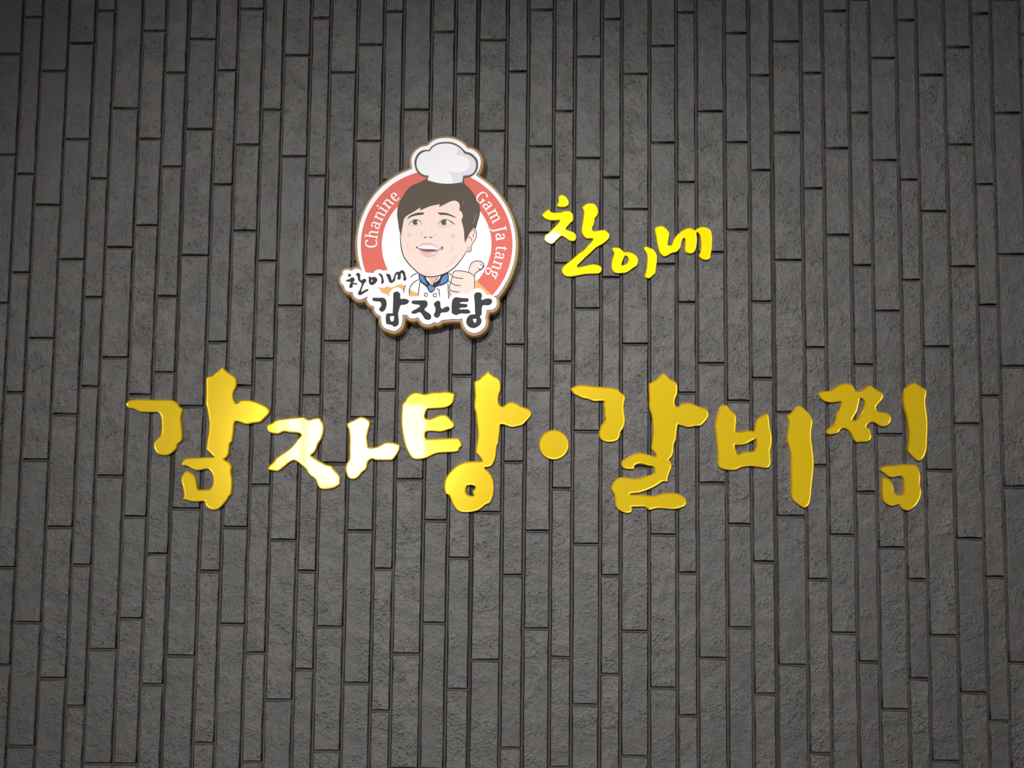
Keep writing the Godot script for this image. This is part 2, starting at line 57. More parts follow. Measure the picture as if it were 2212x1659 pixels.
const ART := {
	"board": [-241.8,2161.7,-243.8,2171.8,-244.2,2178.2,-242.8,2187.4,-238.9,2195.7,-233.1,2202.2,-225.1,2207.8,-217,2210.6,-209.8,2211.6,-204.4,2217.1,-196.4,2223.6,-185.6,2227.8,-173.9,2229,-163.1,2229.1,-151.3,2226.7,-139.5,2221.7,-130.3,2214.8,-123,2207,-115.8,2205.7,-107.6,2201.6,-100.3,2194.8,-95.6,2186.5,-93.7,2177.3,-94.9,2167.2,-98,2158,-104.1,2148.8,-99.8,2144.3,-83.6,2133.1,-68.7,2120.1,-55.4,2105.4,-43.9,2089.4,-34.3,2072.1,-26.6,2053.9,-21.1,2035,-17.8,2015.5,-16.6,1995.9,-17.7,1976.3,-21,1956.9,-26.5,1938.1,-34,1920.1,-43.5,1903.1,-54.9,1887.4,-62.4,1886.1,-57.7,1880.9,-55.8,1873.9,-56.3,1865.7,-59.7,1859.8,-65.5,1856.3,-77,1855.6,-77.5,1849.2,-79.7,1838.7,-77.9,1831.7,-80,1821.2,-85.2,1814.2,-93.7,1808.3,-104.1,1805.9,-114.6,1809.3,-122.8,1817.4,-127.5,1827.8,-128.8,1837.1,-136.9,1835.3,-148.5,1835.7,-160.1,1834.2,-171.6,1833.2,-176.2,1829.7,-180.8,1826.7,-188.9,1828.4,-195.8,1824.2,-206.2,1823.6,-214.4,1827.6,-220.3,1835.1,-223.8,1838,-231.9,1835.6,-241.2,1837.2,-248.5,1846.5,-257.3,1849.9,-255.9,1840.6,-256.3,1831.3,-258.4,1820.8,-263.5,1813.7,-271.5,1809,-278.5,1809.5,-286.7,1812.4,-294.9,1815.8,-299.7,1822.7,-302.2,1832,-302.9,1840.2,-310.6,1844.8,-316,1851.7,-317.3,1861.1,-324.9,1863.9,-330.9,1870.3,-333.4,1878.5,-331.8,1883.1,-339.2,1878.4,-348.4,1875.4,-356.7,1878.3,-362.6,1885.2,-364,1891.7,-372.1,1891.6,-379.2,1895.6,-382.2,1901.5,-383.5,1905.6,-388.3,1909.6,-390.8,1916.6,-389.8,1924.9,-385.8,1929.6,-386.6,1935.5,-381.4,1939.6,-374.4,1940,-367.4,1938,-360.5,1942.2,-353.5,1942.2,-348.2,1939.9,-345,1936.4,-347.2,1942,-352.1,1959,-355.2,1976.3,-356.6,1993.9,-356.3,2011.6,-354.1,2029.1,-350.1,2046.3,-344.4,2063,-337.1,2079,-328.1,2094.1,-317.7,2108.2,-305.8,2121.2,-292.7,2132.8,-278.4,2143,-263.2,2151.6,-247.1,2158.6],
	"hat_edge": [-237,2170.9,-236.7,2179.2,-233.8,2188.4,-227.6,2196.7,-219.5,2201.4,-211.4,2202.5,-206.4,2202.4,-200.7,2209.8,-191.8,2215.8,-181.9,2219.1,-172,2220.1,-160.2,2219.7,-147.5,2215.6,-136.6,2208.3,-126.9,2199.2,-117.4,2196.5,-108.3,2190.1,-101.9,2181.9,-99.8,2172.7,-100.7,2161.7,-105.1,2152.5,-113.1,2145.1,-120.3,2142.3,-128.3,2141.3,-130,2128.5,-145.2,2127.7,-166.8,2127.2,-188.5,2128.6,-208.4,2133.9,-210.4,2142.2,-217.6,2143.5,-225.8,2148,-233.2,2157.1],
	"hat": [-232.5,2170.9,-232.2,2178.3,-229.2,2186.6,-223.9,2193.5,-216.8,2197.7,-209.6,2199.4,-204.6,2199.2,-198.9,2207,-189.9,2213.1,-179.1,2215.9,-166.5,2216.6,-155.6,2214.7,-144.7,2210.1,-135.6,2202.8,-129.1,2194.6,-120.1,2191.9,-111.9,2186.4,-106.4,2179.1,-104.3,2170.8,-105.7,2160.7,-110.5,2152.4,-118.5,2147.8,-131.6,2146.4,-133.6,2132.1,-149.8,2129.5,-166.9,2128.2,-185.8,2130,-208,2135.8,-205.9,2145.9,-214,2146.7,-222.2,2150.8,-228.7,2158.1,-232,2165.4],
	"hat_shade": [-145.6,2210.1,-135.6,2202.8,-129.1,2194.6,-120.1,2191.9,-111.9,2186.4,-106.4,2179.1,-104.3,2170.8,-105.7,2160.7,-110.5,2152.4,-118.5,2147.8,-131.6,2146.4,-133.6,2132.1,-154.7,2130.3,-155.3,2140.2,-159.1,2149.4,-164.6,2155.3,-150.1,2153.6,-136.6,2154.1,-125.9,2157.8,-118.8,2166.2,-117.8,2175.3,-121.8,2183.6,-129.9,2188.1,-139,2190.4,-148.9,2191.7,-145.4,2196.3,-144.6,2202.8],
	"face": [-257.6,2052.2,-259.6,2030.9,-262.5,2015.5,-263.2,2008.4,-262.6,1994.3,-259.1,1977.8,-252.4,1963.7,-242.9,1952,-232.2,1941.5,-222.7,1933.4,-211,1928.2,-198.2,1926.3,-185.4,1927.8,-171.6,1932.1,-157.7,1939.2,-145.1,1949.3,-134.8,1962.3,-126.9,1974.1,-122.3,1982.4,-121.5,2002.4,-126.5,2026,-130.3,2047.2,-129.3,2059.1,-134.3,2082.7,-143.9,2099.3,-162.6,2099.2,-195.3,2095.4,-230,2076.1,-253.1,2058.2],
	"face_line": [-264.2,2017.9,-263.8,2008.4,-262.8,1994.3,-259.3,1977.8,-252.6,1963.5,-243.1,1951.6,-232.4,1941.1,-222.7,1932.9,-211,1927.7,-198.2,1925.9,-185.4,1927.4,-171.5,1931.6,-157.5,1938.8,-144.9,1949,-134.5,1962,-126.5,1973.8,-122.1,1981.8],
	"ear": [-120.5,2014.2,-117.1,2023.7,-112.5,2030.2,-107.9,2032.3,-103.8,2029.7,-101.1,2022.7,-101.2,2014.4,-105.2,2004.9,-109.7,1997.8,-112,1991.9,-111.9,1984.8,-114.2,1980.7,-118.8,1980.3,-122.3,1982.4,-126,1995.3,-125,2004.8],
	"ear_lobe": [-122.4,1990.7,-116.7,1994.2,-112,1990.7,-111.9,1984.8,-114.2,1981.3,-118.8,1980.9,-122.1,1982.9],
	"ear_line": [-108.5,2032.3,-103.8,2029.7,-101.1,2022.7,-101.2,2014.4,-105.2,2004.9,-109.7,1997.8,-111.8,1991.9,-111.9,1984.8,-114.2,1980.7,-118.8,1980.3,-122.1,1982.6,-123,1989.5],
	"ear_fold": [-113.6,2022.6,-112.7,2027.3,-109.6,2029.7,-106.1,2026.2,-104.2,2019.1],
	"ear_fold2": [-119.8,2011.3,-116.9,2012.5,-112.8,2009.6,-111.6,2003.7],
	"ear_fold3": [-109.8,2019,-107.4,2016.1,-108.8,2012.6],
	"hair": [-263.8,2015.2,-267.2,2027.9,-269.8,2043.6,-272.1,2059.2,-271.4,2075,-266.9,2088.8,-259.4,2102.6,-251.8,2114.5,-240.4,2124.4,-226.9,2130.4,-215.4,2136.4,-207.7,2140.4,-169,2146.6,-130.1,2138.9,-128,2129.1,-118.2,2119.3,-110.3,2109.5,-102.4,2097.8,-97.4,2088,-94.3,2074.3,-95.1,2060.5,-98.8,2046.8,-101.5,2035,-103,2031.1,-109.2,2032,-114.8,2023.2,-119.5,2013.4,-125.3,1999.5,-127.2,2011.4,-128.4,2027,-131.5,2040.7,-133.8,2049.5,-130.8,2058.3,-134.8,2068.1,-139.1,2071,-137.9,2079.8,-140.9,2087.7,-148.7,2091.6,-158.4,2089.5,-169.9,2083.5,-182.4,2077.2,-180.5,2083.5,-196.9,2080.4,-210.4,2075.4,-222.9,2069.4,-222.4,2076.3,-235.4,2067.4,-248.8,2059.4,-256.8,2051.5,-259.1,2039.7,-260.8,2028,-262.5,2016.2],
	"hair_shine": [-102.3,2064.4,-104.6,2052.6,-109.3,2040.8],
	"hair_shine2": [-126.5,2093.7,-130.3,2089.7,-132.2,2083.8],
	"brow1": [-250.6,2049.9,-247.2,2055.9,-241.4,2060,-232.1,2063.7,-222.8,2065.3,-214.6,2065,-215.1,2060.8,-219.2,2060.2,-229.7,2058.9,-239,2056.5,-246,2052.9],
	"brow2": [-185.7,2065.8,-177.2,2065.3,-167.9,2064.7,-158.5,2061.8,-150.3,2057.8,-143.8,2053.7,-150.2,2055.1,-159.6,2058.6,-169,2060.3,-179.5,2060.5,-183,2062.8],
	"eye1": [-246.3,2038.3,-242.3,2043.5,-236.5,2048.2,-229.5,2049.1,-223.6,2046,-218.9,2040.7,-224.7,2038.3,-234,2037.4,-242.2,2037.3],
	"eye2": [-184.4,2039.7,-179.2,2045.1,-173.5,2049.3,-166.5,2049.9,-159.4,2047,-152.3,2040.2,-159.3,2038.5,-168.6,2038,-178,2038.4],
	"iris1": [-238.8,2045.3,-235.9,2048.2,-229.5,2048.9,-226.9,2045.3,-227.6,2041.2,-230.5,2038.5,-234.6,2038.2,-237.6,2040.5],
	"iris2": [-178.1,2043.9,-175.8,2047.5,-171.1,2049.5,-166.5,2049.3,-165,2044.6,-166.3,2040.5,-170.4,2038.2,-175.1,2039.2],
	"glint1": [-229.7,2045.3,-226.6,2045.9,-227.1,2043,-229.4,2042.7],
	"glint2": [-167.8,2045.8,-165.3,2046,-165.2,2043.2,-167.3,2042.5],
	"lid1": [-247.1,2038.1,-243.4,2043.2,-237.7,2048.2,-229.5,2049.6,-223.7,2047,-218.6,2040.4],
	"lid2": [-184.4,2039.5,-180.4,2045.1,-174.1,2049.5,-166.5,2050.5,-159.5,2048,-152.3,2040.2],
	"lid3": [-160.6,2048.8,-153,2044.1,-147.4,2039.4],
	"under1": [-246.3,2037.9,-241,2037,-232.8,2037,-224.7,2037.8,-219.1,2040.2],
	"under2": [-183.8,2039.3,-176.8,2037.9,-167.5,2037.5,-159.3,2038,-152.3,2040],
	"bag": [-181.4,2036,-176.7,2033.9,-169.7,2033.7,-163.9,2034.6],
	"nostril1": [-213.6,2009.4,-210.8,2012,-207.2,2010.6],
	"nostril2": [-202.2,2011.8,-198.7,2011.9,-195.9,2008.9],
	"nose1": [-217.2,2023.9,-219.3,2018.2,-217.2,2012.1],
	"nose2": [-189.6,2020.2,-190.4,2014.9,-195.2,2011.1],
	"nose_light": [-205.5,2044.3,-202,2044.3,-201.5,2037.3,-202.9,2031.3,-205,2033.7],
	"dimple1": [-247.8,1998.5,-248.5,1991.4,-245.8,1984.3],
	"dimple2": [-153.3,1993.4,-151.3,1989.2,-153.8,1983.3,-159.7,1977.6],
	"jaw": [-142,1976.4,-140.8,1971.7,-147.5,1957.5,-157.9,1949.2,-168.3,1944.4,-159.1,1955.1,-153.5,1964.5,-148.9,1972.8],
	"chin": [-215.8,1936.4,-205.4,1937.9,-194.9,1937.7,-185.6,1935.5,-192.4,1929,-206.4,1929.1],
	"lip1": [-226.1,1990.4,-219.2,1997,-212.3,1999.8,-205.3,1999.2,-200.6,1999.9,-192.4,1997.2,-184.2,1991.9,-178.3,1986.4,-186.5,1990.1,-198.2,1993.4,-209.9,1993.5,-219.1,1991.7],
	"mouth": [-224.7,1987.5,-216.8,1989.9,-202.8,1990.6,-188.8,1988.4,-180.3,1985.2,-186.3,1982.1,-193.3,1980.4,-202.6,1979.7,-212,1980.5,-220.2,1983.4],
	"teeth": [-224.4,1989.8,-216.8,1993.2,-207.5,1994,-195.9,1993.4,-186.5,1990.1,-180.8,1986.4,-183.1,1984,-193.4,1985.1,-205,1985.5,-216.7,1985.2,-223.7,1986.8],
	"lip2": [-226,1986.1,-219,1981.9,-209.6,1980,-200.3,1979.4,-191,1980.7,-180.3,1984.5,-186.2,1976,-193.1,1970.1,-201.2,1967.7,-209.4,1968.8,-217.7,1974.6,-222.4,1980.4],
	"lip_light": [-199,1975.3,-193.3,1977.7,-186.3,1979,-189.7,1976,-195.5,1973.6],
	"gum": [-224.2,1987,-214.4,1985.2,-198,1984.9,-183.1,1983.7,-180.6,1984.8],
	"corner1": [-229.8,1987.2,-228.8,1990.8,-227,1988.4,-223.7,1986.1],
	"corner2": [-180.8,1985.5,-174.8,1986.5,-176,1990.7,-173.7,1991.2,-172.4,1984.1],
	"tooth0": [-218,1992,-217.5,1985.4],
	"tooth1": [-212.2,1993.2,-211.7,1985.5],
	"tooth2": [-205.8,1993.5,-205.3,1985.8],
	"tooth3": [-199.4,1993.3,-198.9,1985.6],
	"tooth4": [-192.9,1991.7,-192.5,1985.4],
	"tooth5": [-187.7,1990.1,-187.2,1984.8],
	"shoulder1": [-240.7,1924,-237.9,1927.5,-233.3,1930.9,-225.2,1933.9],
	"arm1": [-241.9,1884.5,-243.1,1894.5,-240.9,1903.8,-235.2,1912.1,-227.2,1918,-221.7,1919.8],
	"sleeve1": [-224.3,1883.9,-222.8,1897,-221.2,1908.7,-220,1918.7],
	"cuff1": [-250.3,1908.4,-253.1,1902.6,-254.7,1896.7,-253.7,1890.8],
	"shoulder2": [-160.8,1935.9,-154.6,1930.9,-150.8,1926],
	"arm2": [-160,1918.6,-154.3,1912.5],
	"side2": [-160.8,1913.9,-159.9,1897.5,-158.4,1877.9],
	"flap": [-185.7,1900.8,-179.3,1898.9,-179.3,1892.7,-177.3,1883.3],
	"button1": [-203.5,1887.5,-203.8,1886,-204.8,1884.8,-206.2,1884.1,-207.7,1884.1,-209.1,1884.7,-210.1,1886,-210.5,1887.5,-210.2,1889,-209.2,1890.2,-207.8,1890.9,-206.3,1890.9,-204.9,1890.3,-203.9,1889.1,-203.5,1887.5],
	"button2": [-184.2,1886.5,-184.5,1885,-185.5,1883.7,-187,1883,-188.6,1883,-190,1883.7,-191,1884.9,-191.4,1886.5,-191.1,1888.1,-190.1,1889.3,-188.7,1890,-187.1,1890,-185.6,1889.4,-184.6,1888.1,-184.2,1886.5],
	"neck": [-209.2,1928.7,-197.6,1927.7,-187.1,1927.7,-177.9,1931.3,-182.4,1923.1,-186.9,1917.2,-192.1,1913.6,-194.4,1908.9,-197.3,1908.9,-198.5,1914.7,-202.1,1920.6],
	"scarf": [-223.9,1933.9,-217.4,1930.4,-209.2,1926.4,-202.1,1919.4,-197.8,1908.9,-192.6,1908.9,-191.6,1914.8,-182.4,1924.3,-175.6,1930.8,-166.3,1934.4,-161.1,1935.9,-159,1928,-159.7,1918.6,-163.6,1912.7,-172.9,1907.9,-182.1,1905.5,-186.7,1903.1,-188.9,1897.3,-193.5,1892.5,-198.1,1891.9,-202.3,1896,-205.9,1903,-212.4,1908.8,-219.4,1914.6,-223.1,1922.7],
	"blue1": [-221.5,1931.3,-213.9,1927.3,-212,1922.8,-207.2,1914.4,-204.5,1908.6,-211.3,1912.3,-218.3,1918.1,-221.4,1925.1],
	"blue2": [-172,1926.5,-166.3,1930.6,-162.2,1932.6,-161.3,1925.6,-162.6,1918.6,-167.1,1913.8,-176.4,1910.2,-184.4,1906.7,-177.6,1912.6,-174.8,1919.6],
	"blue3": [-203.6,1906.5,-198.4,1907.7,-188.4,1902.5,-191.3,1897.2,-195.8,1894.3,-199.3,1895.4,-202.3,1900.7],
	"collar1": [-208,1924.3,-205.1,1922.9,-200.9,1917.7,-198.7,1913,-201.4,1914.7,-205.6,1919.4],
	"collar2": [-179,1928.4,-176.4,1928.1,-179.8,1920.8,-185.8,1916,-191.5,1912.7,-189.2,1916,-182.4,1921.9],
	"fist": [-148.9,1936.3,-145.5,1938.9,-136.2,1939.7,-124.5,1937.9,-116.4,1936,-109.4,1932.5,-104.9,1927.3,-104.5,1914.4,-104.8,1900.3,-109.9,1886.2,-153.9,1886.4,-157,1894,-157.7,1902.2,-156.8,1909.2,-153.8,1914,-154.4,1918.6,-152.8,1923.9,-149.9,1928,-150.6,1932.7],
	"thumb": [-116.6,1937.1,-115.4,1945.9,-112,1954.2,-106.3,1959.5,-98.1,1961.1,-90,1959.6,-85.1,1955.6,-84.6,1949.7,-88.6,1943.8,-96.7,1939,-102.4,1934.3,-104.1,1928.4,-110.5,1931.9],
	"thumb_line": [-117,1936.3,-115.9,1944.8,-112.6,1953.6,-106.8,1959.5,-98.1,1961.1,-90,1959.6,-85.3,1955,-85,1948.5,-89.2,1943.2,-96.7,1939,-102.4,1934.3,-104.1,1928.4,-104,1914.4,-104.8,1900.3],
	"fist_line": [-149.7,1927.5,-150.5,1933.3,-147.8,1938,-139.7,1939.9,-128,1938.6,-116.4,1936,-109.4,1932.5,-104.6,1927.3],
	"finger1": [-150.9,1927.2,-142.9,1924.6,-135.9,1923.5,-127.6,1923],
	"finger2": [-153.8,1912.5,-146.2,1909.3,-140.3,1908,-132.8,1907.5],
	"finger3": [-157,1898.1,-150.6,1895.6,-143.6,1894.4,-135.8,1894],
	"knuckle1": [-150.2,1926.9,-153.5,1920.4,-153.6,1912.5],
	"knuckle2": [-153.6,1912.5,-157.3,1906.9,-156.7,1898.1],
	"knuckle3": [-156.7,1898.1,-156.8,1891.7,-153.7,1886.8],
	"nail": [-92.8,1954.1,-86.4,1950.3,-87.7,1945,-93.2,1942.4,-97.4,1947.3],
	"hand_light": [-118.6,1931.2,-112.8,1928.9,-108.7,1923.7,-107.4,1914.3,-108.5,1910.8,-110.9,1921.3,-115.1,1926],
	"blob1": [-341.5,1926.4,-340.5,1935.9,-332.9,1934.2,-320.1,1933.1,-317.3,1937.8,-311.5,1940.8,-304.5,1940.6,-298.6,1938.6,-292.8,1940,-284.7,1939.8,-266.1,1944.1,-250.8,1936.6,-244.8,1922.6,-248,1912,-252.6,1909,-264.3,1909.3,-272.3,1905.9,-280.4,1902.3,-286.2,1903.5,-290.9,1905.8,-294.4,1902.2,-301.3,1901.6,-307.2,1902.1,-311.3,1903.2,-305.9,1898,-301.1,1891,-291.7,1887.6,-286.4,1882.4,-285.6,1870.7,-315.9,1877.4,-326.6,1886.7,-341.1,1912.4],
	"blob2": [-286.4,1882.4,-285.3,1889.4,-280.3,1897.6,-273.4,1902,-265.3,1902.5,-259.4,1899,-255.2,1893.8,-252.1,1883.8,-240.5,1883.7,-223.5,1883.9,-206.1,1881.2,-177.1,1882.6,-158.4,1877.9,-155.1,1884.7,-148.2,1888.8,-136.6,1890.7,-125,1890.2,-113.4,1888.6,-110.6,1894.4,-104.3,1900.9,-96.2,1902.2,-88,1899.9,-82.2,1894.7,-79.2,1888.9,-70.5,1888.3,-62.9,1885.7,-61.1,1875,-79.4,1859.1,-118.5,1839.5,-157.8,1835.7,-199.3,1828.3,-220.4,1837.4,-246,1843,-280.9,1848.5,-304.5,1865.8,-316.4,1879.8],
	"sleeve": [-250.3,1908.4,-253.1,1902.6,-254.9,1896.7,-253.7,1890.8,-252.1,1882.7,-241.9,1882.8,-243.1,1894.5,-240.9,1903.8,-235.2,1912.1,-241.1,1913.2],
	"jacket": [-220,1918.7,-221.2,1908.7,-222.7,1897,-224.2,1882.9,-206,1880.2,-177.1,1881.6,-158.2,1877.1,-159.7,1897.5,-160.8,1913.9,-177.8,1925.5,-212.7,1925.2],
}
const SCRIPT := {
	"s1": [[-374.8,1930.9,-371.3,1930.9,-367.4,1928,-369.4,1925.6,-373.5,1924.8,-374.1,1927.3]],
	"s2": [[-378.7,1915,-377.4,1918.5,-371.6,1919.1,-369.3,1922.1,-363.5,1923.3,-360.6,1920.4,-361,1915.7,-364.4,1912.2,-359.8,1911.6,-353.9,1909.9,-355,1907.6,-359.7,1908.1,-363.2,1909.2,-364.8,1901.6,-368.8,1900.6,-371.4,1902.1,-370.7,1907.4,-368,1913.9,-372.6,1913.9]],
	"s3": [[-358.1,1929.2,-354.5,1933.4,-350.4,1932.8,-348.3,1927.6,-348.6,1920.5,-345.9,1917,-340.2,1920.6,-336.1,1919.4,-335.4,1915.3,-338.8,1911.8,-341,1907.7,-343.8,1900.6,-345.4,1894.7,-344.8,1892.4,-339.6,1895.4,-332.7,1898.6,-330,1897.8,-331.4,1894.9,-338.3,1890.7,-346.4,1885.6,-350.4,1885.9,-352.8,1888.8,-350.1,1894.7,-346.7,1901.8,-344.6,1910,-348.2,1913.5,-352.3,1917,-354.3,1925.2]],
	"s4": [[-332.1,1924.2,-328.6,1925.1,-323.9,1923.7,-318.1,1924.9,-312.8,1922,-311.6,1917.3,-314.4,1912.6,-318.9,1908.4,-324.7,1907.2,-328.9,1910.7,-330.2,1917.2,-329.7,1921.8], [-323.8,1919.6,-322,1917.2,-322.5,1913.7,-324.3,1915.4]],
	"s5": [[-311.1,1931.4,-305.5,1932,-300.7,1928,-298.8,1920.9,-297.2,1915.1,-299.2,1911,-303.3,1910.1,-302.9,1919.7,-305.4,1926.7]],
	"s6": [[-293.8,1931.5,-289.7,1931.6,-284.5,1929.9,-282,1922.3,-280.7,1917,-277.3,1922.3,-274,1932.9,-269.5,1936.4,-264.8,1935.9,-262.5,1938.8,-257.9,1940.3,-253.7,1936.6,-251.3,1928.4,-249.4,1920.2,-251.6,1917.2,-256.3,1917.8,-255.9,1926,-258.3,1933,-261.3,1933.6,-261.7,1927.1,-262.2,1921.2,-265.6,1918.9,-269.1,1920.6,-268.1,1928.2,-270.5,1931.7,-272.7,1925.8,-273.7,1917.6,-277.2,1914.1,-281.8,1911.5,-285.9,1914,-288.9,1921]],
	"b1": [[-322.3,1877.4,-318.3,1880,-310.2,1879.8,-299.7,1880.2,-293.8,1877.6,-291.2,1871.8,-290.7,1864.8,-292.8,1856.6,-296.8,1851.3,-301.4,1850.1,-305.5,1853,-306.8,1856.5,-302.8,1861.2,-302.4,1867.6,-305.3,1871.7,-312.3,1872.2,-319.3,1873.3]],
	"b2": [[-276.7,1889.5,-273.2,1893,-268.6,1893.6,-263.9,1891.3,-261.7,1886.1,-262.5,1881.4,-259.6,1877.3,-254.4,1878.6,-248.5,1877.4,-243.9,1875.7,-243.2,1872.2,-246,1868.1,-251.8,1865.7,-257.6,1865.1,-261,1863.9,-263.2,1856.9,-265.4,1848.7,-265.2,1840.5,-263.9,1831.2,-264.9,1823,-269.4,1818.9,-274,1818.3,-278.8,1821.7,-284.6,1822.9,-290.4,1824,-291.7,1832.1,-292.1,1837.9,-290.8,1843.8,-292,1845.5,-286.2,1846.7,-277.5,1846.8,-277.2,1856.7,-276.9,1871.9], [-283.2,1840.3,-278.6,1841.3,-273.9,1841,-274.4,1835.8,-275.4,1829.9,-280.7,1829.6,-282.5,1834.5]],
	"b3": [[-237.8,1871.1,-235.5,1874.6,-226.8,1874.9,-215.2,1875.4,-207.1,1874.9,-203.5,1870.2,-204,1863.2,-209.1,1857.3,-209,1853.3,-203.2,1849.8,-197.3,1845.8,-194.9,1840,-197.1,1834.7,-202.9,1833.5,-208.7,1835.8,-213.5,1843.3,-218.2,1849.1,-222.9,1849.1,-228.6,1846.7,-235,1846.4,-238.2,1849.5,-233.4,1853.6,-225.4,1857.8,-219.1,1863.1,-221.4,1865.4,-229,1866.5,-235.4,1867.6]],
	"b4": [[-190.5,1867.4,-187.3,1871.6,-181.6,1874.9,-176.9,1873.4,-175.9,1867,-175,1860,-170.9,1857.1,-166.3,1861.2,-159.3,1862.5,-156,1859,-157.5,1853.1,-162.6,1850.2,-170.7,1849.5,-175.3,1847.7,-177.5,1841.3,-182.7,1837.5,-188,1840.6,-189.8,1844.7,-187,1850.5,-186.5,1857.5,-188.3,1863.4]],
	"b5": [[-151.4,1873,-148,1880.1,-142.3,1882.7,-134.1,1881.4,-123.7,1880.9,-117.9,1880.6,-115.5,1876.9,-118.4,1872.7,-127.1,1872.7,-134,1871.4,-134.5,1869.1,-125.8,1868.6,-119.4,1867.5,-117.7,1864,-121.1,1861,-130.3,1860.4,-135.5,1858.6,-134.9,1856.6,-125.7,1856.9,-116.4,1856.4,-112.3,1852.4,-112.8,1848.3,-120.9,1847.4,-130.2,1847.8,-137.1,1846.3,-141.7,1844.2,-146.3,1845.7,-151.6,1848.5,-152.1,1860.2]],
	"b6": [[-104.3,1887.5,-100.7,1892.8,-94.9,1893.6,-89.7,1891.7,-87.8,1886.4,-89.5,1879.4,-86.6,1877.1,-80.8,1879.7,-72.7,1880.5,-66.9,1878.4,-65.9,1873.8,-69.1,1867.9,-76,1865.8,-84.1,1866,-87,1863.1,-88,1853.8,-87.9,1846.8,-91.9,1841.5,-88.9,1836.3,-88.2,1829.3,-92.8,1822.3,-100.8,1817.6,-107.7,1816.9,-114.7,1819.8,-119.4,1825.5,-120.4,1832.5,-117.9,1839.5,-112.8,1844.8,-105.8,1846,-101.2,1846.7,-102.5,1856,-102.7,1867.6,-104,1879.3], [-106.8,1836.1,-98.8,1837.1,-99.3,1831.5,-101.5,1827.4,-105,1831.5]],
}


func _ready():
	cam = Camera3D.new()
	cam.name = "camera"
	cam.position = EYE
	cam.rotation_degrees = Vector3(3.4876, 0.7694, 0.6286)
	cam.fov = rad_to_deg(2.0 * atan(829.5 / 1661.0))
	cam.near = 0.05
	cam.current = true
	add_child(cam)
	var env := Environment.new()
	env.background_mode = Environment.BG_COLOR
	env.background_color = Color(0.55, 0.62, 0.7)
	env.background_energy_multiplier = 0.3
	env.tonemap_mode = Environment.TONE_MAPPER_LINEAR
	env.tonemap_exposure = 1.0
	env.sdfgi_enabled = true
	env.ssao_enabled = true
	env.ssil_enabled = true
	var we := WorldEnvironment.new()
	we.name = "environment"
	we.environment = env
	add_child(we)
	rng.seed = 71
	materials()
	# lamps of the room
	spotlight(Vector3(0.133, 2.605, 2.38), Vector3(0.77, 0.993, 0.0), 41.3, 3.9, "white ceiling spotlight right of the pair, nearer the brick wall")
	spotlight(Vector3(-0.565, 2.5, 2.9), Vector3(-0.35, 1.554, 0.0), 25.4, 4.95, "white ceiling spotlight left of the pair, farther from the brick wall")
	room()
	brick_wall()
	letters()
	emblem()


# ---------------------------------------------------------------- helpers
func numbered(called: String) -> String:
	var n: int = used.get(called, 0)
	used[called] = n + 1
	return called if n == 0 else "%s_%03d" % [called, n]


func thing(called: String, label: String, category: String, at := Vector3.ZERO, group := "") -> Node3D:
	var o := Node3D.new()
	o.name = numbered(called)
	o.position = at
	o.set_meta("label", label)
	o.set_meta("category", category)
	if group != "":
		o.set_meta("group", group)
	add_child(o)
	return o


func put(called: String, mesh: Mesh, mat: Material, parent: Node = self) -> MeshInstance3D:
	var o := MeshInstance3D.new()
	o.name = numbered(called) if parent == self else called
	o.mesh = mesh
	o.material_override = mat
	parent.add_child(o, true)
	return o


func struct(called: String, mesh: Mesh, mat: Material) -> MeshInstance3D:
	var o := put(called, mesh, mat)
	o.set_meta("kind", "structure")
	return o


func box(st: SurfaceTool, a: Vector3, b: Vector3):
	var c := [Vector3(a.x, a.y, a.z), Vector3(b.x, a.y, a.z), Vector3(b.x, b.y, a.z), Vector3(a.x, b.y, a.z), Vector3(a.x, a.y, b.z), Vector3(b.x, a.y, b.z), Vector3(b.x, b.y, b.z), Vector3(a.x, b.y, b.z)]
	for f in [[4, 5, 6, 7, Vector3.BACK], [1, 0, 3, 2, Vector3.FORWARD], [0, 4, 7, 3, Vector3.LEFT], [5, 1, 2, 6, Vector3.RIGHT], [7, 6, 2, 3, Vector3.UP], [0, 1, 5, 4, Vector3.DOWN]]:
		quad(st, c[f[0]], c[f[1]], c[f[2]], c[f[3]], f[4], f[4], f[4], f[4])


func quad(st: SurfaceTool, a: Vector3, b: Vector3, c: Vector3, d: Vector3, na: Vector3, nb: Vector3, nc: Vector3, nd: Vector3):
	tri(st, a, b, c, na, nb, nc)
	tri(st, a, c, d, na, nc, nd)


func tri(st: SurfaceTool, a: Vector3, b: Vector3, c: Vector3, na: Vector3, nb: Vector3, nc: Vector3):
	var p := [a, b, c]
	var n := [na, nb, nc]
	if (b - a).cross(c - a).dot(na + nb + nc) > 0.0:   # front faces run clockwise
		p = [a, c, b]
		n = [na, nc, nb]
	for i in 3:
		st.set_normal(n[i])
		st.add_vertex(p[i])


func begin() -> SurfaceTool:
	var st := SurfaceTool.new()
	st.begin(Mesh.PRIMITIVE_TRIANGLES)
	return st


func boxmesh(a: Vector3, b: Vector3) -> ArrayMesh:
	var st := begin()
	box(st, a, b)
	return st.commit()


func pts(flat: Array) -> PackedVector2Array:
	var r := PackedVector2Array()
	for i in range(0, flat.size(), 2):
		r.append(Vector2(flat[i], flat[i + 1]) * 0.001)
	return r


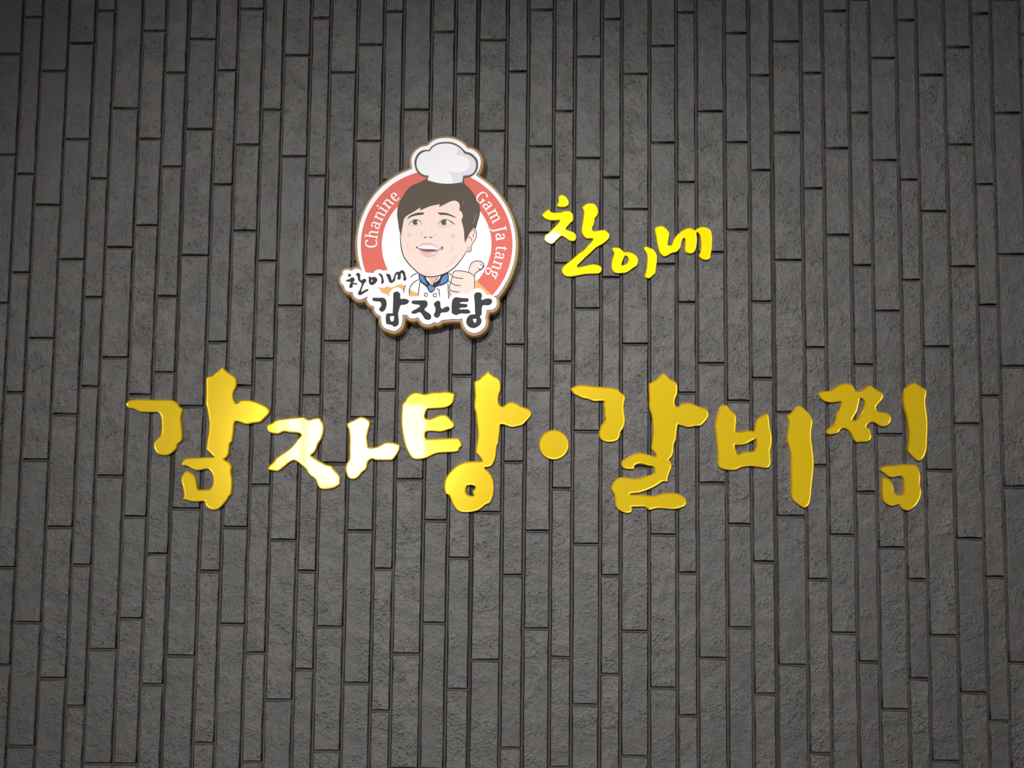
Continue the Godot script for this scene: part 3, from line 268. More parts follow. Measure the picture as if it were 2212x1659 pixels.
# a rounder line through the same points; sharp corners stay sharp
func smooth(p: PackedVector2Array, closed := true, cuts := 3) -> PackedVector2Array:
	var n := p.size()
	var sharp := []
	for i in n:
		var a := p[(i - 1 + n) % n]
		var c := p[(i + 1) % n]
		sharp.append(absf((p[i] - a).angle_to(c - p[i])) > 1.0 or (not closed and (i == 0 or i == n - 1)))
	var r := PackedVector2Array()
	for i in (n if closed else n - 1):
		var b := p[i]
		var c := p[(i + 1) % n]
		var ta := (c - p[(i - 1 + n) % n]) * 0.5
		var tc := (p[(i + 2) % n] - b) * 0.5
		if sharp[i]:
			ta = (c - b)
		if sharp[(i + 1) % n]:
			tc = (c - b)
		var l := b.distance_to(c)
		ta = ta.limit_length(l)
		tc = tc.limit_length(l)
		for k in cuts:
			var t := float(k) / cuts
			r.append(b * (2 * t * t * t - 3 * t * t + 1) + ta * (t * t * t - 2 * t * t + t) + c * (-2 * t * t * t + 3 * t * t) + tc * (t * t * t - t * t))
	if not closed:
		r.append(p[n - 1])
	return r


func turned(p: PackedVector2Array, clockwise: bool) -> PackedVector2Array:
	if Geometry2D.is_polygon_clockwise(p) != clockwise:
		p.reverse()
	return p


# outward directions of a ring that has its solid on the right of its run
func outward(p: PackedVector2Array) -> PackedVector2Array:
	var r := PackedVector2Array()
	var n := p.size()
	for i in n:
		var a := (p[i] - p[(i - 1 + n) % n]).normalized()
		var b := (p[(i + 1) % n] - p[i]).normalized()
		var na := Vector2(-a.y, a.x)
		var nb := Vector2(-b.y, b.x)
		var m := (na + nb).normalized()
		if m == Vector2.ZERO:
			m = na
		r.append(m)
	return r


func moved(p: PackedVector2Array, by: float) -> PackedVector2Array:
	var o := outward(p)
	var r := PackedVector2Array()
	for i in p.size():
		r.append(p[i] + o[i] * by)
	return r


# one ring out of an outline and its hole
func bridged(outer: PackedVector2Array, hole: PackedVector2Array) -> PackedVector2Array:
	var best := [INF, 0, 0]
	for i in outer.size():
		for j in hole.size():
			var d := outer[i].distance_squared_to(hole[j])
			if d < best[0]:
				best = [d, i, j]
	var r := PackedVector2Array()
	for i in best[1] + 1:
		r.append(outer[i])
	for j in hole.size() + 1:
		r.append(hole[(best[2] + j) % hole.size()])
	for i in range(best[1], outer.size()):
		r.append(outer[i])
	return r


func fill(st: SurfaceTool, rings: Array, z: float):
	var p: PackedVector2Array = rings[0]
	if rings.size() > 1:
		p = bridged(rings[0], rings[1])
	var large := PackedVector2Array()   # in tenths of a millimetre: the triangulation takes very small areas for none
	for v in p:
		large.append((v - p[0]) * 10000.0)
	var t := Geometry2D.triangulate_polygon(large)
	if t.is_empty():
		# an inset that crosses itself at a narrow corner: take its clean outline first
		var whole := []
		var holes := []
		for ring in rings:
			var r: PackedVector2Array = PackedVector2Array()
			for v in ring:
				r.append((v - p[0]) * 10000.0)
			var clean := Geometry2D.offset_polygon(turned(r, false), 0.01)
			var best := PackedVector2Array()
			for q in clean:
				if not Geometry2D.is_polygon_clockwise(q) and q.size() > best.size():
					best = q
			best = turned(best, whole.is_empty())
			(whole if whole.is_empty() else holes).append(best)
		large = whole[0] if holes.is_empty() else bridged(whole[0], holes[0])
		t = Geometry2D.triangulate_polygon(large)
		if t.is_empty():
			print("an outline of %d points has no triangles" % p.size())
		var base := p[0]
		p = PackedVector2Array()
		for v in large:
			p.append(base + v * 0.0001)
	for i in range(0, t.size(), 3):
		var a := p[t[i]]
		var b := p[t[i + 1]]
		var c := p[t[i + 2]]
		tri(st, Vector3(a.x, a.y, z), Vector3(b.x, b.y, z), Vector3(c.x, c.y, z), Vector3.BACK, Vector3.BACK, Vector3.BACK)


# bands from ring to ring; each step is [offset outward, z, tilt of the normal from straight out (radians)]
func bands(st: SurfaceTool, ring: PackedVector2Array, steps: Array):
	var o := outward(ring)
	var n := ring.size()
	for s in steps.size() - 1:
		var u: Array = steps[s]
		var v: Array = steps[s + 1]
		for i in n:
			var j := (i + 1) % n
			var a: Vector2 = ring[i] + o[i] * u[0]
			var b: Vector2 = ring[j] + o[j] * u[0]
			var c: Vector2 = ring[j] + o[j] * v[0]
			var d: Vector2 = ring[i] + o[i] * v[0]
			quad(st, Vector3(a.x, a.y, u[1]), Vector3(b.x, b.y, u[1]), Vector3(c.x, c.y, v[1]), Vector3(d.x, d.y, v[1]),
				tilt(o[i], u[2]), tilt(o[j], u[2]), tilt(o[j], v[2]), tilt(o[i], v[2]))


func tilt(o: Vector2, a: float) -> Vector3:
	return Vector3(o.x * cos(a), o.y * cos(a), sin(a))


# ---------------------------------------------------------------- materials
func plain(c: Color, rough := 0.6, metal := 0.0) -> StandardMaterial3D:
	var m := StandardMaterial3D.new()
	m.albedo_color = c
	m.roughness = rough
	m.metallic = metal
	return m


func noise(kind: int, freq: float, octaves: int, seed_: int, fractal := FastNoiseLite.FRACTAL_FBM) -> FastNoiseLite:
	var n := FastNoiseLite.new()
	n.noise_type = kind
	n.frequency = freq
	n.fractal_octaves = octaves
	n.fractal_type = fractal
	n.seed = seed_
	return n


# relief of a riven slate face: flakes with torn rims that lean one way, fine grain, pits
func stone_relief(size: int) -> Array:
	var swell := noise(FastNoiseLite.TYPE_SIMPLEX_SMOOTH, 0.012, 5, 3)
	swell.fractal_gain = 0.55
	swell.domain_warp_enabled = true
	swell.domain_warp_amplitude = 30.0
	swell.domain_warp_frequency = 0.012
	var tear := noise(FastNoiseLite.TYPE_SIMPLEX, 0.03, 4, 8, FastNoiseLite.FRACTAL_RIDGED)
	tear.domain_warp_enabled = true
	tear.domain_warp_amplitude = 22.0
	tear.domain_warp_frequency = 0.03
	var grain := noise(FastNoiseLite.TYPE_SIMPLEX, 0.075, 4, 21)
	grain.fractal_gain = 0.62
	var pit := noise(FastNoiseLite.TYPE_CELLULAR, 0.028, 1, 33)
	pit.cellular_jitter = 1.0
	pit.domain_warp_enabled = true
	pit.domain_warp_amplitude = 22.0
	pit.domain_warp_frequency = 0.045
	var patch := noise(FastNoiseLite.TYPE_SIMPLEX_SMOOTH, 0.007, 3, 55)
	var layers := []
	for n in [swell, tear, grain, pit, patch]:
		var i: Image = n.get_seamless_image(size, size)
		i.convert(Image.FORMAT_L8)
		layers.append(i.get_data())
	var h := PackedByteArray()
	var tone := PackedByteArray()
	h.resize(size * size)
	tone.resize(size * size)
	var A: PackedByteArray = layers[0]
	var B: PackedByteArray = layers[1]
	var C: PackedByteArray = layers[2]
	var D: PackedByteArray = layers[3]
	var E: PackedByteArray = layers[4]
	# flakes: the swell in steps, each with a flat tread and a steep torn rim
	var step := PackedFloat32Array()
	step.resize(256)
	for v in 256:
		var s := v / 24.0
		step[v] = (floorf(s) + smoothstep(0.62, 1.0, s - floorf(s))) * 24.0
	for k in size * size:
		var rough := clampf((E[k] - 112) / 52.0, 0.1, 1.0)
		var v := lerpf(0.5 * A[k] + 30.0, 0.62 * step[A[k]] + 0.12 * A[k], rough) * 0.8
		v += 0.2 * B[k] * rough + (0.07 + 0.2 * rough) * C[k]
		# pits: a few sharp ones; scars: long thin tears where the warped ridge peaks
		var p := 30 - D[k]
		if p > 0 and E[k] > 84:
			v -= minf(p * 3.6, 44.0) * (0.5 + 0.5 * rough)
		var s := B[k] - 214
		if s > 0:
			v -= s * 1.1
		h[k] = clampi(int(v + 8), 0, 255)
		var w := 206.0 + (A[k] - 128) * 0.10 + (E[k] - 128) * 0.06 + (C[k] - 128) * 0.16
		if p > 0:
			w -= minf(p, 22.0)
		tone[k] = clampi(int(w), 0, 255)
	var out := []
	for d in [h, tone]:
		var im := Image.create_from_data(size, size, false, Image.FORMAT_L8, d)
		out.append(ImageTexture.create_from_image(im))
	return out


func materials():
	var relief := stone_relief(1024)
	for k in 6:
		var m := StandardMaterial3D.new()
		var tint: float = [1.0, 0.965, 1.03, 0.985, 1.015, 0.955][k]
		m.albedo_color = Color(0.470 * tint, 0.466 * tint, 0.463 * tint)
		m.albedo_texture = relief[1]
		m.roughness = 0.62
		m.metallic_specular = 0.5
		m.heightmap_enabled = true
		m.heightmap_texture = relief[0]
		m.heightmap_scale = [0.95, 0.7, 1.15, 0.85, 1.05, 0.75][k]
		m.uv1_triplanar = true
		m.uv1_world_triplanar = true
		m.uv1_triplanar_sharpness = 6.0
		m.uv1_scale = Vector3.ONE * 1.55
		m.uv1_offset = Vector3(0.37 * k, 0.61 * k, 0.13 * k)
		M["brick%d" % k] = m
	var bed: StandardMaterial3D = M.brick0.duplicate()
	bed.albedo_color = Color(0.35, 0.335, 0.325)
	bed.heightmap_scale = 0.12
	bed.roughness = 0.8
	M.bed = bed
	M.seam = plain(Color(0.09, 0.085, 0.085), 0.9)
	var g := plain(Color(0.985, 0.845, 0.13), 0.2, 0.38)
	g.clearcoat_enabled = true
	g.clearcoat = 1.0
	g.clearcoat_roughness = 0.04
	M.gold = g
	var y := plain(Color(0.965, 0.835, 0.03), 0.42, 0.35)
	y.clearcoat_enabled = true
	y.clearcoat = 1.0
	y.clearcoat_roughness = 0.03
	y.metallic_specular = 0.08
	M.lemon = y
	M.lemon_edge = plain(Color(1.0, 0.86, 0.06), 0.3, 0.3)
	M.gold_edge = plain(Color(1.0, 0.82, 0.14), 0.25, 0.5)
	M.lip = plain(Color(0.50, 0.41, 0.29), 0.5, 0.2)
	M.side = plain(Color(0.74, 0.55, 0.18), 0.28, 0.6)
	M.wall = plain(Color(0.5, 0.48, 0.45), 0.8)
	M.ceiling = plain(Color(0.78, 0.77, 0.75), 0.9)
	M.panelling = plain(Color(0.54, 0.41, 0.29), 0.7)
	M.floor = plain(Color(0.5, 0.48, 0.45), 0.5)
	M.frame = plain(Color(0.5, 0.42, 0.33), 0.5)
	M.white = plain(Color(0.9, 0.9, 0.9), 0.5)
	M.pane = glow(Color(1.0, 0.99, 0.98), 15.0)
	M.lens = glow(Color(1.0, 0.99, 0.98), 85.0)


func glow(c: Color, energy: float) -> StandardMaterial3D:
	var m := plain(Color(0.9, 0.9, 0.9), 0.5)
	m.emission_enabled = true
	m.emission = c
	m.emission_energy_multiplier = energy
	return m


func ink(c: Color, rough := 0.6) -> StandardMaterial3D:
	var key := "ink" + c.to_html()
	if not M.has(key):
		M[key] = plain(c, rough)
		M[key].metallic_specular = 0.3
	return M[key]


# ---------------------------------------------------------------- lamps and room
func lathe(profile: Array, sides := 24) -> ArrayMesh:
	var st := begin()
	for k in sides:
		var a := TAU * k / sides
		var b := TAU * (k + 1) / sides
		for i in profile.size() - 1:
			var p: Vector2 = profile[i]
			var q: Vector2 = profile[i + 1]
			var d := (q - p)
			var nr := Vector2(d.y, -d.x).normalized()
			var da := Vector3(cos(a), 0, sin(a))
			var db := Vector3(cos(b), 0, sin(b))
			var na := da * nr.x + Vector3.UP * nr.y
			var nb := db * nr.x + Vector3.UP * nr.y
			quad(st, da * p.x + Vector3.UP * p.y, db * p.x + Vector3.UP * p.y, db * q.x + Vector3.UP * q.y, da * q.x + Vector3.UP * q.y, na, nb, nb, na)
	return st.commit()


func spotlight(at: Vector3, aim: Vector3, half_angle: float, energy: float, label: String):
	var t := thing("ceiling_spotlight", label, "lamp", at, "ceiling spotlights before the wall")
	put("canopy", lathe([Vector2(0.0, CEIL - at.y - 0.02), Vector2(0.045, CEIL - at.y - 0.02), Vector2(0.05, CEIL - at.y)]), M.white, t)
	put("stem", lathe([Vector2(0.008, 0.02), Vector2(0.008, CEIL - at.y - 0.02)], 10), M.white, t)
	var turn := Basis.looking_at(aim - at, Vector3.UP) * Basis(Vector3.RIGHT, -PI / 2)   # own y axis runs along the beam
	var head := put("head", lathe([Vector2(0.0, -0.09), Vector2(0.028, -0.088), Vector2(0.04, -0.07), Vector2(0.042, 0.03), Vector2(0.034, 0.032), Vector2(0.032, 0.012)]), M.white, t)
	head.basis = turn
	var lens := put("lens", lathe([Vector2(0.032, 0.011), Vector2(0.016, 0.015), Vector2(0.0, 0.016)]), M.lens, t)
	lens.basis = turn
	var l := SpotLight3D.new()
	l.name = "spotlight_beam"
	l.position = (aim - at).normalized() * 0.06
	l.light_color = Color(1.0, 0.99, 0.98)
	l.light_energy = energy
	l.light_size = 0.05
	l.spot_range = 9.0
	l.spot_attenuation = 2.0
	l.spot_angle = half_angle
	l.spot_angle_attenuation = 1.0
	l.shadow_enabled = true
	t.add_child(l, true)
	l.basis = Basis.looking_at(aim - at, Vector3.UP)


func room():
	struct("floor", boxmesh(Vector3(LEFT - 0.15, -0.15, -0.25), Vector3(RIGHT + 0.15, 0, BACK + 0.15)), M.floor)
	struct("ceiling", boxmesh(Vector3(LEFT - 0.15, CEIL, -0.25), Vector3(RIGHT + 0.15, CEIL + 0.15, BACK + 0.15)), M.ceiling)
	struct("wall_left", boxmesh(Vector3(LEFT - 0.15, 0, -0.25), Vector3(LEFT, CEIL, BACK + 0.15)), M.panelling)
	struct("wall_right", boxmesh(Vector3(RIGHT, 0, -0.25), Vector3(RIGHT + 0.15, CEIL, BACK + 0.15)), M.panelling)
	var x0 := -2.46
	var x1 := -0.93
	var y0 := 1.0
	var y1 := 1.88
	var st := begin()
	box(st, Vector3(LEFT, 0, BACK), Vector3(RIGHT, y0, BACK + 0.15))
	box(st, Vector3(LEFT, y1, BACK), Vector3(RIGHT, CEIL, BACK + 0.15))
	box(st, Vector3(LEFT, y0, BACK), Vector3(x0, y1, BACK + 0.15))
	box(st, Vector3(x1, y0, BACK), Vector3(RIGHT, y1, BACK + 0.15))
	struct("wall_front", st.commit(), M.wall)
	st = begin()
	var z0 := BACK - 0.01
	var z1 := BACK + 0.06
	box(st, Vector3(x0, y0, z0), Vector3(x1, y0 + 0.03, z1))
	box(st, Vector3(x0, y1 - 0.03, z0), Vector3(x1, y1, z1))
	box(st, Vector3(x0, y0, z0), Vector3(x0 + 0.03, y1, z1))
	box(st, Vector3(x1 - 0.03, y0, z0), Vector3(x1, y1, z1))
	for f in [0.06, 0.19]:
		var x := lerpf(x0, x1, f)
		box(st, Vector3(x - 0.022, y0, z0), Vector3(x + 0.022, y1, z1))
	var w := struct("window_1", st.commit(), M.frame)
	put("frosted_pane", boxmesh(Vector3(x0 + 0.02, y0 + 0.02, BACK + 0.02), Vector3(x1 - 0.02, y1 - 0.02, BACK + 0.03)), M.pane, w)
	var a := AreaLight3D.new()
	a.name = "window_daylight"
	a.area_size = Vector2(x1 - x0 - 0.08, y1 - y0 - 0.08)
	a.position = Vector3((x0 + x1) / 2, (y0 + y1) / 2, BACK - 0.02)
	a.rotation = Vector3(0, 0, 0)
	a.light_color = Color(1.0, 0.99, 0.97)
	a.light_energy = 1.0
	a.area_range = 12.0
	a.shadow_enabled = true
	add_child(a)


# ---------------------------------------------------------------- the brick wall
func seen(p: Vector3) -> bool:
	var q := cam.transform.affine_inverse() * p
	var s := 1661.0 / -q.z
	return absf(q.x * s) < 1106.0 and absf(q.y * s) < 829.5


func brick_shape(st: SurfaceTool, a: Vector2, b: Vector2):
	var edge := PackedVector2Array()
	var corner := [a, Vector2(a.x, b.y), b, Vector2(b.x, a.y)]
	for s in 4:
		var p: Vector2 = corner[s]
		var q: Vector2 = corner[(s + 1) % 4]
		var n := maxi(2, int(round(p.distance_to(q) / 0.034)))
		var across := Vector2(-(q - p).normalized().y, (q - p).normalized().x)
		for k in n:
			var j := rng.randf_range(-0.0009, 0.0006)
			if k == 0:
				edge.append(p + Vector2(rng.randf_range(-0.0005, 0.0005), rng.randf_range(-0.0005, 0.0005)))
			else:
				edge.append(p.lerp(q, (k + rng.randf_range(-0.3, 0.3)) / n) + across * j)
	edge = turned(edge, true)
	var top := rng.randf_range(-0.0006, 0.0008)
	bands(st, edge, [[0.0, -0.022, 0.0], [0.0, top - 0.0016, 0.2], [-0.0018, top, 1.25]])
	fill(st, [moved(edge, -0.0018)], top)


func rib(st: SurfaceTool, a: Vector2, b: Vector2):
	box(st, Vector3(a.x, a.y, -0.022), Vector3(b.x, b.y, -0.0048))


func brick_wall():
	var back := struct("wall_back", boxmesh(Vector3(LEFT - 0.15, 0, -0.25), Vector3(RIGHT + 0.15, CEIL, -0.03)), M.seam)
	var field := begin()
	var count := 0
	for p in range(-4, 5):
		var x0: float = (COLUMN[0] + p * PANEL) * 0.001
		var x1 := x0 + PANEL * 0.001
		var bed := put("brick_panel", boxmesh(Vector3(x0 + 0.0006, 0.002, -0.03), Vector3(x1 - 0.0006, CEIL - 0.002, -0.0219)), M.bed, back)
		var ribs := begin()
		for c in 12:
			var a: float = (COLUMN[c] + p * PANEL) * 0.001
			var b: float = ((COLUMN[c + 1] if c < 11 else COLUMN[0] + PANEL) + p * PANEL) * 0.001
			var ys: Array = JOINT[c].duplicate()
			while ys[0] < 2720:
				ys.push_front(ys[0] + [258, 301, 214][ys.size() % 3])
			while ys[-1] > 30:
				ys.append(ys[-1] - [246, 302, 208][ys.size() % 3])
			var half := 0.0019
			rib(ribs, Vector2(a - half if c > 0 else a + 0.0006, 0.003), Vector2(a + half if c > 0 else a + 0.0024, CEIL - 0.003))
			if c == 11:
				rib(ribs, Vector2(b - 0.0024, 0.003), Vector2(b - 0.0006, CEIL - 0.003))
			for y in ys:
				if y > 15 and y < CEIL * 1000 - 15:
					rib(ribs, Vector2(a + 0.0023, y * 0.001 - 0.0027), Vector2(b - 0.0023, y * 0.001 + 0.0004))
			for k in ys.size() - 1:
				var lo := maxf(ys[k + 1] * 0.001 + 0.0034, 0.003)
				var hi := minf(ys[k] * 0.001 - 0.0034, CEIL - 0.003)
				if hi - lo < 0.015:
					continue
				var wide := 0.0036 if c > 0 else 0.0044
				var wide2 := 0.0036 if c < 11 else 0.0044
				var u := Vector2(a + wide, lo)
				var v := Vector2(b - wide2, hi)
				var inside := false
				for s in [Vector2(u.x, u.y), Vector2(v.x, u.y), Vector2(u.x, v.y), Vector2(v.x, v.y), (u + v) / 2, Vector2((u.x + v.x) / 2, u.y), Vector2((u.x + v.x) / 2, v.y)]:
					inside = inside or seen(Vector3(s.x, s.y, 0))
				if inside:
					var st := begin()
					brick_shape(st, u, v)
					put("brick", st.commit(), M["brick%d" % rng.randi_range(0, 5)], bed)
					count += 1
				else:
					brick_shape(field, u, v)
		put("mortar", ribs.commit(), M.bed, bed)
	var f := put("brick_field", field.commit(), M.brick0, back)
	f.set_meta("kind", "stuff")
	print("bricks in view: ", count)


# ---------------------------------------------------------------- gold letters
func stroke_piece(parent: Node3D, called: String, key: String, at: Vector2, look: String):
	var rings := []
	for k in LETTER[key].size():
		var r := smooth(pts(LETTER[key][k]))
		for i in r.size():
			r[i] -= at
		rings.append(turned(r, k == 0))
	var b := 0.0029 if look == "gold" else 0.0018
	var face := begin()
	var inner := []
	for r in rings:
		inner.append(moved(r, -b))
	fill(face, inner, FACE)
	var o := put(called, face.commit(), M[look], parent)
	var edge := begin()
	for r in rings:
		bands(edge, r, [[0.0, -0.001, 0.0], [0.0, FACE + 0.0010, 0.0]])
		bands(edge, r, [[0.0, FACE + 0.0010, 0.4], [-0.0003, FACE + 0.0014, 1.4]])
		bands(edge, r, [[-0.0003, FACE + 0.0014, PI / 2 + 0.95], [-0.0012, FACE + 0.0005, PI / 2 + 0.6], [-b, FACE, PI / 2 + 0.12]])
	put("bevelled_edge", edge.commit(), M[look + "_edge"], o)


func letter(label: String, group: String, pieces: Array):
	var lo := Vector2(INF, INF)
	var hi := -lo
	for q in pieces:
		for v in pts(LETTER[q[1]][0]):
			lo = lo.min(v)
			hi = hi.max(v)
	var at := Vector2((lo.x + hi.x) / 2, lo.y)
	var t := thing("gold_letter", label, "letter", Vector3(at.x, at.y, 0.0008), group)
	for q in pieces:
		stroke_piece(t, q[0], q[1], at, "lemon" if group.begins_with("small") else "gold")


func letters():
	var big := "large gold letters of the lower row"
	letter("large gold letter with a hook and a tall barred stem, leftmost of lower row", big, [["hook_stroke", "gam_a"], ["stem_stroke", "gam_b"]])
	letter("large gold letter mirroring white window light, between the leftmost letter and the E-shaped comb", big, [["crossed_stroke", "ja_a"], ["stem_stroke", "ja_b"]])
	letter("large gold letter with an E-shaped comb and a ring under its stem", big, [["comb_stroke", "tang_a"], ["ring_stem_stroke", "tang_b"]])
	letter("round gold dot between the letters of the lower row", big, [["disc", "dot"]])
	letter("large gold letter with a hook and zigzag foot, just right of the gold dot", big, [["hook_stroke", "gal_a"], ["zigzag_stem_stroke", "gal_b"]])
	letter("large gold letter with a bucket shape and a plain upright bar beside it", big, [["bucket_stroke", "bi_a"], ["bar_stroke", "bi_b"]])
	letter("large gold letter of three pieces with open square foot, rightmost of lower row", big, [["double_hook_stroke", "jjim_a"], ["bar_stroke", "jjim_b"], ["open_square_stroke", "jjim_c"]])
	var small := "small gold letters beside the emblem"
	letter("small gold letter with a top dot and zigzag tail, nearest the round emblem", small, [["top_dot", "chan_a"], ["crossed_stroke", "chan_b"], ["zigzag_stroke", "chan_c"]])
	letter("small gold letter of a rounded loop and a short bar, middle of the upper row", small, [["loop_stroke", "i_a"], ["bar_stroke", "i_b"]])
	letter("small gold letter in one wavy piece like a slanted m, rightmost of the upper row", small, [["wavy_stroke", "ne_a"]])


# ---------------------------------------------------------------- the emblem
func print_shape(parent: Node, called: String, key: String, c: Color, cuts := 3) -> MeshInstance3D:
	film += 0.000008
	var st := begin()
	fill(st, [turned(smooth(pts(ART[key]), true, cuts), true)], film)
	return put(called, st.commit(), ink(c), parent)


func ribbon(st: SurfaceTool, line: PackedVector2Array, width: float, taper := 0.6):
	var n := line.size()
	var a := PackedVector2Array()
	var b := PackedVector2Array()
	for i in n:
		var d := (line[mini(i + 1, n - 1)] - line[maxi(i - 1, 0)]).normalized()
		var t := minf(float(i) / (n - 1), 1.0 - float(i) / (n - 1)) * 6.0
		var w := width * 0.5 * lerpf(taper, 1.0, clampf(t, 0, 1))
		a.append(line[i] + Vector2(-d.y, d.x) * w)
		b.append(line[i] - Vector2(-d.y, d.x) * w)
	for i in n - 1:
		quad(st, Vector3(a[i].x, a[i].y, film), Vector3(a[i + 1].x, a[i + 1].y, film), Vector3(b[i + 1].x, b[i + 1].y, film), Vector3(b[i].x, b[i].y, film), Vector3.BACK, Vector3.BACK, Vector3.BACK, Vector3.BACK)


func lines(parent: Node, called: String, keys: Array, width: float, c: Color):
	film += 0.000008
	for k in keys:
		var st := begin()
		ribbon(st, smooth(pts(ART[k]), false, 4), width * 0.001)
		put(called, st.commit(), ink(c), parent)


func band(parent: Node, called: String, r0: float, r1: float, from: float, to: float, c: Color):
	film += 0.000008
	var st := begin()
	var n := int(absf(to - from) / 3.0) + 2
	for i in n:
		var a := deg_to_rad(lerpf(from, to, float(i) / n))
		var b := deg_to_rad(lerpf(from, to, float(i + 1) / n))
		var da := Vector3(sin(a), cos(a), 0)
		var db := Vector3(sin(b), cos(b), 0)
		var z := Vector3(CC.x, CC.y, film)
		quad(st, z + da * r0, z + db * r0, z + db * r1, z + da * r1, Vector3.BACK, Vector3.BACK, Vector3.BACK, Vector3.BACK)
	put(called, st.commit(), ink(c), parent)


const CC := Vector2(-0.18642, 1.99619)


func ring_text(parent: Node, called: String, text: String, from: float, to: float, radius: float, size: float):
	film += 0.000008
	var font := SystemFont.new()
	font.font_names = PackedStringArray(["Droid Serif"])

	var px := 64
	var adv := []
	var total := 0.0
	for ch in text:
		var w := font.get_string_size(ch, HORIZONTAL_ALIGNMENT_LEFT, -1, px).x
		adv.append(w)
		total += w
	var scale_y := size / px
	var scale_x := deg_to_rad(to - from) * radius / total
	var st := begin()
	var run := 0.0
	for k in text.length():
		var w: float = adv[k]
		if text[k] != " ":
			var m := TextMesh.new()
			m.text = text[k]
			m.font = font
			m.font_size = px
			m.pixel_size = 1.0
			m.depth = 0.02
			m.horizontal_alignment = HORIZONTAL_ALIGNMENT_LEFT
			m.vertical_alignment = VERTICAL_ALIGNMENT_BOTTOM
			var am := ArrayMesh.new()
			am.add_surface_from_arrays(Mesh.PRIMITIVE_TRIANGLES, m.get_mesh_arrays())
			var lo: float = -font.get_descent(px)
			var a := deg_to_rad(from) + (run + w / 2) / total * deg_to_rad(to - from)
			var t := Transform3D(Basis.IDENTITY, Vector3(CC.x + sin(a) * radius, CC.y + cos(a) * radius, film)) * Transform3D(Basis(Vector3.BACK, -a), Vector3.ZERO) * Transform3D(Basis.from_scale(Vector3(scale_x, scale_y, 0.0002)), Vector3.ZERO) * Transform3D(Basis.IDENTITY, Vector3(-w / 2, lo, 0))
			for shift in [-0.00022, 0.00022]:   # a slightly bolder face than the plain one
				st.append_from(am, 0, Transform3D(Basis.IDENTITY, Vector3(cos(a) * shift, -sin(a) * shift, maxf(shift, 0.0) * 0.03)) * t)
		run += w
	put(called, st.commit(), ink(Color(0.95, 0.95, 0.955)), parent)


func blush(parent: Node, x: float, y: float, r: float):
	film += 0.000008
	var st := begin()
	var m := plain(Color.WHITE, 0.6)
	m.vertex_color_use_as_albedo = true
	var skin := SKIN.srgb_to_linear()
	var red := Color(0.91, 0.70, 0.69).srgb_to_linear()
	for ring in 4:
		for k in 20:
			var c := []
			for q in [[ring, k], [ring, k + 1], [ring + 1, k + 1], [ring + 1, k]]:
				var a: float = TAU * q[1] / 20.0
				var f: float = q[0] / 4.0
				c.append([Vector3(x + cos(a) * r * f, y + sin(a) * r * f, film), red.lerp(skin, smoothstep(0.0, 1.0, f))])
			for q in [[0, 2, 1], [0, 3, 2]]:
				var v := [c[q[0]], c[q[1]], c[q[2]]]
				if (v[1][0] - v[0][0]).cross(v[2][0] - v[0][0]).z > 0:
					v = [v[0], v[2], v[1]]
				for s in v:
					st.set_color(s[1])
					st.set_normal(Vector3.BACK)
					st.add_vertex(s[0])
	put("cheek_blush", st.commit(), m, parent)


const SKIN := Color(0.94, 0.845, 0.81)
const LINE := Color(0.17, 0.17, 0.18)
const PAPER := Color(0.965, 0.965, 0.98)


